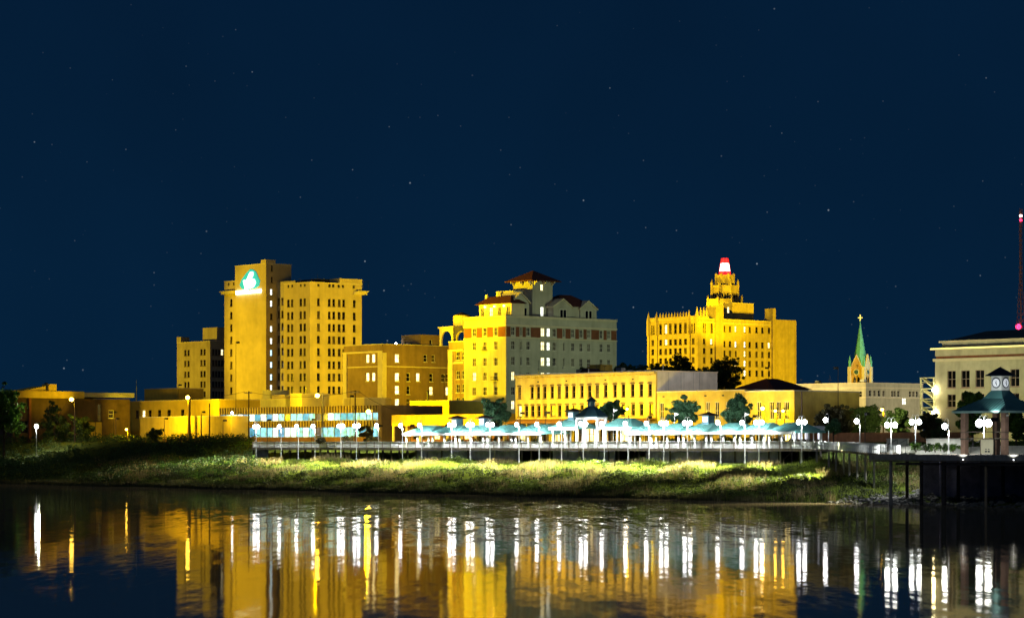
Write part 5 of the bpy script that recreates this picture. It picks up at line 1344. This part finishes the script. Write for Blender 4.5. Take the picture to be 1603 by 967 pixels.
# ================================================================== VEGETATION
def leaves(C, S, Nn, size, rng_, up=.3):
    """quads around centres C (n,3); S spread (n,) -> verts, faces as numpy"""
    n = len(C); idx = np.repeat(np.arange(n), Nn)
    d = rng_.normal(size=(len(idx), 3)); d /= np.linalg.norm(d, axis=1)[:, None]
    rr = rng_.uniform(.55, 1.0, len(idx))**.6
    p = C[idx] + d*rr[:, None]*S[idx]
    nrm = d + rng_.normal(size=d.shape)*.6 + np.array([0, 0, up]); nrm /= np.linalg.norm(nrm, axis=1)[:, None]
    t1 = np.cross(nrm, rng_.normal(size=d.shape)); t1 /= np.linalg.norm(t1, axis=1)[:, None]; t2 = np.cross(nrm, t1)
    sz = size*rng_.uniform(.6, 1.3, len(idx))[:, None]
    V = np.stack([p-t1*sz, p-t2*sz*.55, p+t1*sz, p+t2*sz*.55], 1).reshape(-1, 3)
    return V
def np_mesh(name, V, k):
    n = len(V)//k; me = bpy.data.meshes.new(name)
    me.vertices.add(len(V)); me.vertices.foreach_set("co", V.astype(np.float32).ravel())
    me.loops.add(len(V)); me.loops.foreach_set("vertex_index", np.arange(len(V), dtype=np.int32))
    me.polygons.add(n); me.polygons.foreach_set("loop_start", np.arange(0, len(V), k, dtype=np.int32)); me.polygons.foreach_set("loop_total", np.full(n, k, np.int32))
    me.update(calc_edges=True); return me
LEAFD = leafmat("dark_leaves", (.07,.12,.035), (.025,.048,.016))
LEAFT = leafmat("teal_lit_leaves", (.11,.26,.13), (.04,.09,.045))
LEAFB = leafmat("bright_leaves", (.11,.22,.025), (.03,.075,.012))
LEAFG = leafmat("olive_leaves", (.10,.09,.035), (.04,.035,.015))
def tree(u, Y, vtop, vbot, wpx, label, mat, zb=None, nclump=46, nleaf=90, size=.26, name='tree', group=None, asp=1.0):
    a, b = at(u, Y); zt_, z0_ = zz(vtop, Y), zz(vbot, Y); zg_ = ground_z(a, b).item() if zb is None else zb
    rx = wpx*Y/FPX/2; rz = (zt_-z0_)/2; cz = (zt_+z0_)/2
    r_ = np.random.default_rng(int(u*7+Y)); rr = random.Random(int(u*3))
    t = Thing(name, label, 'tree', a, b, zg_, group)
    tr = max(.12, rx*.055); m_ = MB()
    m_.tube([(a, b, zg_-.2), (a+.1, b, zg_+(cz-zg_)*.5), (a-.05, b+.1, cz), (a+.1, b, zt_-rz*.35)], [tr*1.3, tr, tr*.7, tr*.2], 8)
    for i in range(9):
        an = i*2.4+rr.random(); z1_ = cz-rz*.5+rz*.1*i; e_ = (a+rx*.75*math.cos(an), b+rx*.75*math.sin(an), z1_+rz*.45)
        m_.tube([(a, b, z1_-rz*.25), ((a+e_[0])/2, (b+e_[1])/2, z1_+rz*.05), e_], [tr*.55, tr*.35, tr*.1], 5)
    t.part('trunk', m_, BARK)
    d = r_.normal(size=(nclump, 3)); d /= np.linalg.norm(d, axis=1)[:, None]
    rad = r_.uniform(.25, 1.05, nclump)**.7
    lob = 1+.22*np.sin(np.arctan2(d[:,1], d[:,0])*3+u)+.15*np.sin(d[:,2]*5+u*.7)
    rad = np.minimum(rad*lob, .98)
    C = np.stack([d[:,0]*rad*rx*.84, d[:,1]*rad*rx*.84, d[:,2]*rad*rz*.86], 1)
    C[:,2] += cz-zg_; S = (rx*.25*r_.uniform(.4, 1.35, nclump))[:, None]*np.array([1, 1, .7])
    C = np.concatenate([C, C*[1.12, 1.12, 1.0]+r_.normal(size=C.shape)*rx*.12]); S = np.concatenate([S, S*.45])
    nleaf = int(nleaf*.75)
    V = leaves(C, S, nleaf, size, r_)
    me_ = np_mesh('crown', V, 4); me_.materials.append(mat)
    o = bpy.data.objects.new('crown', me_); col.objects.link(o); o.parent = t.o
    return t
tree(6, 540, 606, 690, 72, 'leafy green tree at the far left edge of the bank', LEAFB, nclump=70)
tree(85, 570, 622, 704, 46, 'dark shadowy tree before the warehouse, left of the orange lamp', LEAFD, nclump=60)
tree(126, 566, 640, 704, 50, 'dark shadowy tree below the orange lamp at left', LEAFD, nclump=60)
tree(775, 452, 619, 672, 56, 'dark round tree before the hotel, behind the left canopies', LEAFT, nclump=60)
tree(955, 430, 619, 668, 44, 'dark round tree before the row building, right of the gazebo', LEAFT)
tree(1070, 417, 617, 670, 54, 'left of two round trees before the low shop blocks', LEAFT, nclump=60, group='trees before the shops')
tree(1154, 407, 616, 670, 50, 'right of two round trees before the low shop blocks', LEAFT, nclump=60, group='trees before the shops')
tree(1064, 640, 551, 605, 56, 'big dark tree rising behind the pale side wall, left one', LEAFD, nclump=70, group='trees behind the row building')
tree(1131, 630, 556, 618, 72, 'biggest dark tree in front of the yellow gothic block', LEAFD, nclump=90, group='trees behind the row building')
tree(1030, 650, 566, 600, 34, 'small dark tree at the left foot of the gothic block', LEAFD, group='trees behind the row building')
tree(985, 560, 567, 600, 62, 'low dark tree top between hotel and gothic block', LEAFD, group='trees behind the row building')
tree(935, 560, 570, 600, 56, 'low dark tree top before the right end of the hotel', LEAFD, group='trees behind the row building')
tree(1308, 400, 634, 686, 62, 'broad brown leaved tree behind the walkway', LEAFG, nclump=70)
tree(1355, 408, 630, 684, 56, 'dark tree behind the walkway, second from the booth', LEAFD, nclump=60)
tree(1405, 395, 636, 688, 52, 'dark tree behind the brilliant twin lamp', LEAFD, nclump=60)
tree(1457, 372, 642, 694, 44, 'olive tree below the fire stair', LEAFG)
tree(1304, 372, 654, 680, 30, 'small bright teal lit tree beside the slender lamp', LEAFT, nclump=30)
tree(1522, 345, 606, 690, 52, 'leafy tree behind the pavilion roof, before the civic building', LEAFB, nclump=60)
tree(1590, 352, 640, 690, 46, 'bright green tree seen through the right of the pavilion', LEAFB, nclump=50)
tree(1470, 352, 655, 695, 30, 'small dark tree left of the pavilion', LEAFD, nclump=30)
tree(574, 500, 662, 692, 26, 'small tree under the orange lamp by the ribbed store', LEAFG, nclump=26)
tree(245, 540, 668, 690, 34, 'thin dark shrub tree before the blank yellow wall', LEAFD, nclump=24, nleaf=40)

def shrub(u, Y, vtop, wpx, label, mat, group, nclump=16, nleaf=60, size=.14, zb=None, name='shrub', depth=None):
    a, b = at(u, Y); zg_ = ground_z(a, b).item() if zb is None else zb
    h = max(.4, zz(vtop, Y)-zg_); rx = wpx*Y/FPX/2; r_ = np.random.default_rng(int(u*5+Y))
    t = Thing(name, label, 'shrub', a, b, zg_, group)
    m_ = MB()
    for i in range(5): m_.tube([(a, b, zg_-.1), (a+rx*.5*math.cos(i*1.26), b+rx*.5*math.sin(i*1.26), zg_+h*.7)], [.04, .015], 4)
    t.part('stems', m_, BARK)
    C = np.stack([r_.uniform(-.8, .8, nclump)*rx, r_.uniform(-.6, .6, nclump)*(depth or rx), r_.uniform(.25, .85, nclump)*h], 1)
    V = leaves(C, np.repeat((r_.uniform(.5, 1, nclump)*min(h*.35, rx*.5))[:, None], 3, 1), nleaf, size, r_)
    me_ = np_mesh('foliage', V, 4); me_.materials.append(mat)
    o = bpy.data.objects.new('foliage', me_); col.objects.link(o); o.parent = t.o
# planter shrubs on the plaza
for i, (u, mt) in enumerate(((1434, LEAFB), (1449, LEAFD), (1464, LEAFB), (1478, LEAFD), (1492, LEAFB), (1506, LEAFB))):
    shrub(u, 312, 693, 18, ORD[i]+' clipped shrub from the left in the pale planter', mt, 'shrubs in the planter', zb=6.2, nclump=12, nleaf=50, size=.1)
for i, u in enumerate((500, 545, 585)):
    shrub(u, 470, 682, 22, ORD[i]+' round bush from the left before the ribbed store', LEAFG, 'bushes before the ribbed store', zb=GZ-.4)
# hedges behind the railing
for (u0, u1, lab, b_) in ((1030, 1130, 'dark low hedge behind the right canopies', 60.5), (1132, 1240, 'dark low hedge at the right end of the canopies', 60.5), (700, 850, 'dark low hedge behind the left canopies', 60.5)):
    x0, x1 = on_b(u0, b_)[0], on_b(u1, b_)[0]; n_ = 60; r_ = np.random.default_rng(int(u0))
    C = np.stack([r_.uniform(x0, x1, n_)-x0, r_.uniform(-.4, .4, n_), r_.uniform(.2, .8, n_)], 1)
    me_ = np_mesh('hedge', leaves(C, np.full((n_, 3), .5), 60, .13, r_), 4); me_.materials.append(LEAFD)
    o = bpy.data.objects.new('hedge', me_); col.objects.link(o); X, Y = xy(x0, b_); o.location = (X, Y, GZ-.6); o.rotation_euler = (0, 0, PH)
    o["label"] = lab; o["category"] = "hedge"

# bank weeds and grass: nobody could count them
def grid_pts(n, fa, fb): return rng.uniform(*fa, n), rng.uniform(*fb, n)
def image_u(a, b):
    X = EA[0]*a+EB[0]*b; Y = OY+EA[1]*a+EB[1]*b; return CX+FPX*X/Y, Y
def clear_pier(a, b): return ~((a > pa0_-6) & (b < 16)) & ~((b > BB-1.2) & (a > wa0-1) & (a < wa1+1))
def patch(a, b, s=1.0, o=0.0): return np.sin(a*.13*s+o)*np.cos(b*.19*s+o*1.7)+np.sin(a*.31*s+b*.23*s+o*2.3)*.6
def blades(name, n, fa, fb, hmin, hmax, mat, sel, lean=.5, wd=.045, per=5):
    a, b = grid_pts(n, fa, fb); u, Y = image_u(a, b)
    k = (u > -40) & (u < 1650) & clear_pier(a, b) & (ground_z(a, b) > .05) & sel(a, b, u); a, b = a[k], b[k]
    a, b = np.repeat(a, per)+rng.normal(0, .22, len(a)*per), np.repeat(b, per)+rng.normal(0, .22, len(b)*per)
    z = ground_z(a, b)-.05; h = rng.uniform(hmin, hmax, len(a)); t_ = rng.uniform(0, 2*math.pi, len(a))
    dx, dy = np.cos(t_), np.sin(t_); l_ = h*lean*rng.uniform(0, 1, len(a)); ta_ = rng.uniform(0, 2*math.pi, len(a))
    P0 = np.stack([a-dx*wd, b-dy*wd, z], 1); P1 = np.stack([a+dx*wd, b+dy*wd, z], 1); P2 = np.stack([a+np.cos(ta_)*l_, b+np.sin(ta_)*l_, z+h], 1)
    me_ = np_mesh(name, np.stack([P0, P1, P2], 1).reshape(-1, 3), 3); me_.materials.append(mat)
    o = bpy.data.objects.new(name, me_); col.objects.link(o); o.location = (0, OY, 0); o.rotation_euler = (0, 0, PH); o["kind"] = "stuff"
    return o
def weeds(name, n, fa, fb, hr, mat, sel, nleaf=46, size=.13):
    a, b = grid_pts(n, fa, fb); u, Y = image_u(a, b)
    k = (u > -40) & (u < 1650) & clear_pier(a, b) & (ground_z(a, b) > .05) & sel(a, b, u); a, b = a[k], b[k]
    h = rng.uniform(*hr, len(a)); C = np.stack([a, b, ground_z(a, b)+h*.45], 1); S = np.stack([h*.75, h*.75, h*.55], 1)
    me_ = np_mesh(name, leaves(C, S, nleaf, size, rng), 4); me_.materials.append(mat)
    o = bpy.data.objects.new(name, me_); col.objects.link(o); o.location = (0, OY, 0); o.rotation_euler = (0, 0, PH); o["kind"] = "stuff"
GRASSY = leafmat("yellow_green_grass", (.26,.32,.045), (.10,.14,.02))
GRASSD = leafmat("straw_grass", (.30,.24,.11), (.12,.085,.035))
WEEDG = leafmat("bank_weeds", (.16,.22,.04), (.05,.08,.015))
WEEDD = leafmat("dark_bank_weeds", (.06,.075,.022), (.02,.028,.010))
FA, FB = (-215, 62), (0.3, 49)
lat_ = lambda a, b, u: (patch(a, b, 1.0) > -.25)
blades('grass', 42000, FA, FB, .25, .65, GRASSY, lambda a, b, u: (u > 290) & (patch(a, b, 2.1, .4) > -.8))
blades('dry_grass', 24000, FA, FB, .5, 1.35, GRASSD, lambda a, b, u: (u > 150) & (patch(a, b, 1.3, 2.) > .25), wd=.05)
weeds('bank_weeds', 4200, FA, FB, (.4, 1.1), WEEDG, lambda a, b, u: (u > 180) & (patch(a, b, .9, 1.) > .1))
weeds('dark_weeds', 3400, FA, (0.3, 30), (.3, .9), WEEDD, lambda a, b, u: (u > 120))
n_ = 5200; a_ = rng.uniform(-150, 48, n_); off = -(np.sin(a_*.16)*1.6 + np.sin(a_*.37+1)*.9)
b_ = off + np.abs(rng.normal(0, 1.6, n_)) - 1.2; k_ = (patch(a_, b_*0, 2.2, .7) + .5*np.sin(a_*1.3) > -.35) & clear_pier(a_, b_); a_, b_ = a_[k_], b_[k_]
a_, b_ = np.repeat(a_, 7)+rng.normal(0, .3, len(a_)*7), np.repeat(b_, 7)+rng.normal(0, .3, len(b_)*7)
h_ = rng.uniform(.25, .95, len(a_)); t_ = rng.uniform(0, 6.28, len(a_)); l_ = h_*.6*rng.uniform(0, 1, len(a_)); q_ = rng.uniform(0, 6.28, len(a_)); z_ = np.maximum(ground_z(a_, b_), -.05)
V = np.stack([np.stack([a_-np.cos(t_)*.05, b_-np.sin(t_)*.05, z_], 1), np.stack([a_+np.cos(t_)*.05, b_+np.sin(t_)*.05, z_], 1), np.stack([a_+np.cos(q_)*l_, b_+np.sin(q_)*l_, z_+h_], 1)], 1).reshape(-1, 3)
me_ = np_mesh('shore_reeds', V, 3); me_.materials.append(leafmat("reed_blades", (.17,.16,.06), (.05,.05,.02)))
o = bpy.data.objects.new('shore_reeds', me_); col.objects.link(o); o.location = (0, OY, 0); o.rotation_euler = (0, 0, PH); o["kind"] = "stuff"
weeds('shore_tussocks', 1500, (-150, 48), (.2, 5.5), (.45, 1.15), WEEDG, lambda a, b, u: (u > 150) & (np.sin(a*.9)+np.sin(a*.37+2)+patch(a, b, 2.5) > .2), nleaf=60)
weeds('left_bank_brush', 1600, (-260, -60), (2, 84), (.8, 2.2), LEAFD, lambda a, b, u: (u < 400) & ((b > 16) | (u < 200)) & ((a < wa0-2) | (b < 46)), size=.2)
weeds('green_bank_brush', 500, (-200, -70), (10, 66), (.6, 1.5), LEAFB, lambda a, b, u: (u < 395) & (u > 230) & ((a < wa0-2) | (b < 46)), size=.15)
blades('lawn_grass', 14000, (-140, 60), (47, 66), .08, .22, leafmat("lawn_blades", (.16,.26,.02), (.08,.13,.012)), lambda a, b, u: u > 380)

blades('bright_lawn', 9000, (-25, 55), (22, 48), .1, .3, leafmat("bright_lawn_blades", (.24,.40,.02), (.12,.20,.01)), lambda a, b, u: (u > 1262) & (u < 1366))
# riprap stones under the pier
n = 900; a = rng.uniform(pa0_-9, pa0_+22, n); b = rng.uniform(-1.5, 13, n)
m = MB(); base = MB().ball(0, 0, 0, 1, n=6, k=4)
for x, y in zip(a, b):
    z_ = max(ground_z(x, y).item(), -.1); s_ = random.uniform(.15, .48); jit = [(1+random.uniform(-.3, .3)) for _ in base.v]
    m.add([(x+p[0]*s_*j, y+p[1]*s_*j, z_+p[2]*s_*.7*j) for p, j in zip(base.v, jit)], base.f)
single('riprap', m, STONE, None, None, pa0_, 3, 0, kind='stuff')

# ================================================================== ADDED FLOOD LIGHTS ON THE TOWN
def aim(u, v, Y): a_, b_ = at(u, Y); return (a_, b_, zz(v, Y))
def rf(u, v, Y, db, da, z, power, ang, lab, color=SOD, radius=.6, zbase=None):
    T = aim(u, v, Y); return flood(T[0]+da, T[1]-db, z, T, power, ang, lab, color, radius, zbase)
K = 1000.0
rf(400, 520, 720, 56, -46, 24, 22*K, 64, 'added sodium flood light on a mast washing the blank slab of the signed tower')
rf(468, 530, 705, 56, -40, 24, 225*K, 78, 'added sodium flood light on a mast washing the corner of the signed tower')
rf(525, 530, 715, 10, 70, 22, 240*K, 70, 'added sodium flood light on a mast washing the right side of the signed tower')
rf(303, 575, 785, 66, 0, 24, 150*K, 50, 'added sodium flood light on a mast washing the five storey annex')
rf(568, 600, 650, 46, -14, 22, 105*K, 60, 'added sodium flood light on a mast washing the brown mid-rise front')
rf(650, 590, 655, 12, 26, 24, 19*K, 110, 'added sodium flood light on a mast washing the brown mid-rise side')
rf(755, 560, 592, 42, -10, 15, 180*K, 75, 'added sodium flood light on a mast washing the hotel end')
rf(800, 470, 605, 70, -12, 30, 420*K, 30, 'added sodium flood light on a mast aimed at the hotel roof')
rf(880, 530, 600, -4, 62, 24, 34*K, 70, 'added pale flood light on a mast washing the grey hotel side', color=(.80, 1., .56))
rf(1050, 550, 860, 70, -10, 22, 520*K, 60, 'added sodium flood light on a mast washing the gothic block front')
rf(1165, 540, 870, 0, 75, 24, 330*K, 62, 'added sodium flood light on a mast washing the gothic block side')
rf(1134, 455, 870, 45, 45, 34, 300*K, 34, 'added sodium flood light on a mast aimed at the gothic crown')
for i, u in enumerate((822, 860, 900, 940, 982, 1012)):
    rf(u, 632, depth_b(u, RB), 6.5, 0, 13, (3.4, 3.6, 3.8, 3.8, 3.9, 3.7)[i]*K, 165, ORD[i]+' added sodium flood light from the left washing the row building', zbase=GZ-.1)
for i, u in enumerate((1060, 1110, 1195, 1225)):
    rf(u, 640, depth_b(u, RB), 6.5, 0, 12, (2.4, 2.4, 3.2, 3.2)[i]*K, 165, ORD[i]+' added sodium flood light from the left washing the low shop blocks', zbase=GZ-.1)
rf(1080, 595, 450, 2, 36, 20, 14*K, 75, 'added white flood light on a pole washing the pale side wall', color=(1., .9, .78))
for i, u in enumerate((640, 690, 745)):
    rf(u, 655, depth_b(u, 80), 7, 0, 11, 5.0*K, 165, ORD[i]+' added sodium flood light from the left washing the yellow fascia', zbase=GZ-.1)
rf(672, 638, 578, 22, 0, 18, 22*K, 150, 'added sodium flood light washing the low ochre block', zbase=GZ-.1)
rf(1310, 620, 660, 40, -6, 17, 115*K, 90, 'added warm flood light on a pole washing the left of the buff building', color=(1., .78, .30))
rf(1400, 620, 665, 0, 45, 18, 40*K, 80, 'added pale flood light on a pole washing the right of the buff building', color=(1., .9, .58))
rf(1345, 555, 900, 26, 22, 34, 75*K, 55, 'added sodium flood light aimed at the brown church tower face')
rf(1358, 560, 900, 0, 70, 36, 170*K, 30, 'added white flood light aimed at the pale church tower face', color=(.8, 1., .9))
rf(1530, 590, 400, 26, 0, 12, 20*K, 120, 'added pale yellow flood light washing the civic building', color=(1., .95, .34))
for i, u in enumerate((245, 320)):
    rf(u, 665, 566, 10, 0, 13, 6*K, 165, ORD[i]+' added sodium flood light from the left washing the blank yellow wall')
rf(270, 640, 615, 16, 0, 15, 17*K, 160, 'added sodium flood light washing the rear yellow building')
rf(395, 628, 612, 14, 0, 15, 11*K, 160, 'added sodium flood light washing the cream low block')
rf(520, 628, 602, 14, 0, 15, 11*K, 160, 'added sodium flood light washing the small cream blocks')
for i, u in enumerate((400, 470, 540)):
    rf(u, 645, depth_b(u, SB), 8, 0, 12.5, 3.0*K, 165, ORD[i]+' added sodium flood light from the left washing the ribbed store', zbase=GZ-.1)
rf(75, 617, 607, -4, 14, 18, 7*K, 60, 'added sodium flood light washing the warehouse parapet')
T = (PAVA, PAVB-ch, zcm)
flood(PAVA+3.5, PB0+.4, PZ+4.4, T, 1.3*K, 60, 'added white flood light on a post at the pier edge aimed at the clock', color=WHT, radius=.15, zbase=PZ)
zq = gothic.z1
for i, (dx, dy) in enumerate(((-6, -10), (3, -11))):
    flood(ta+dx, tb+dy, zq+1.2, (ta, tb, zz(455, 880)), 16*K, 80, ('left' if i == 0 else 'right')+' added sodium flood light on the gothic block roof aimed up at its crown', zbase=zq-.7)
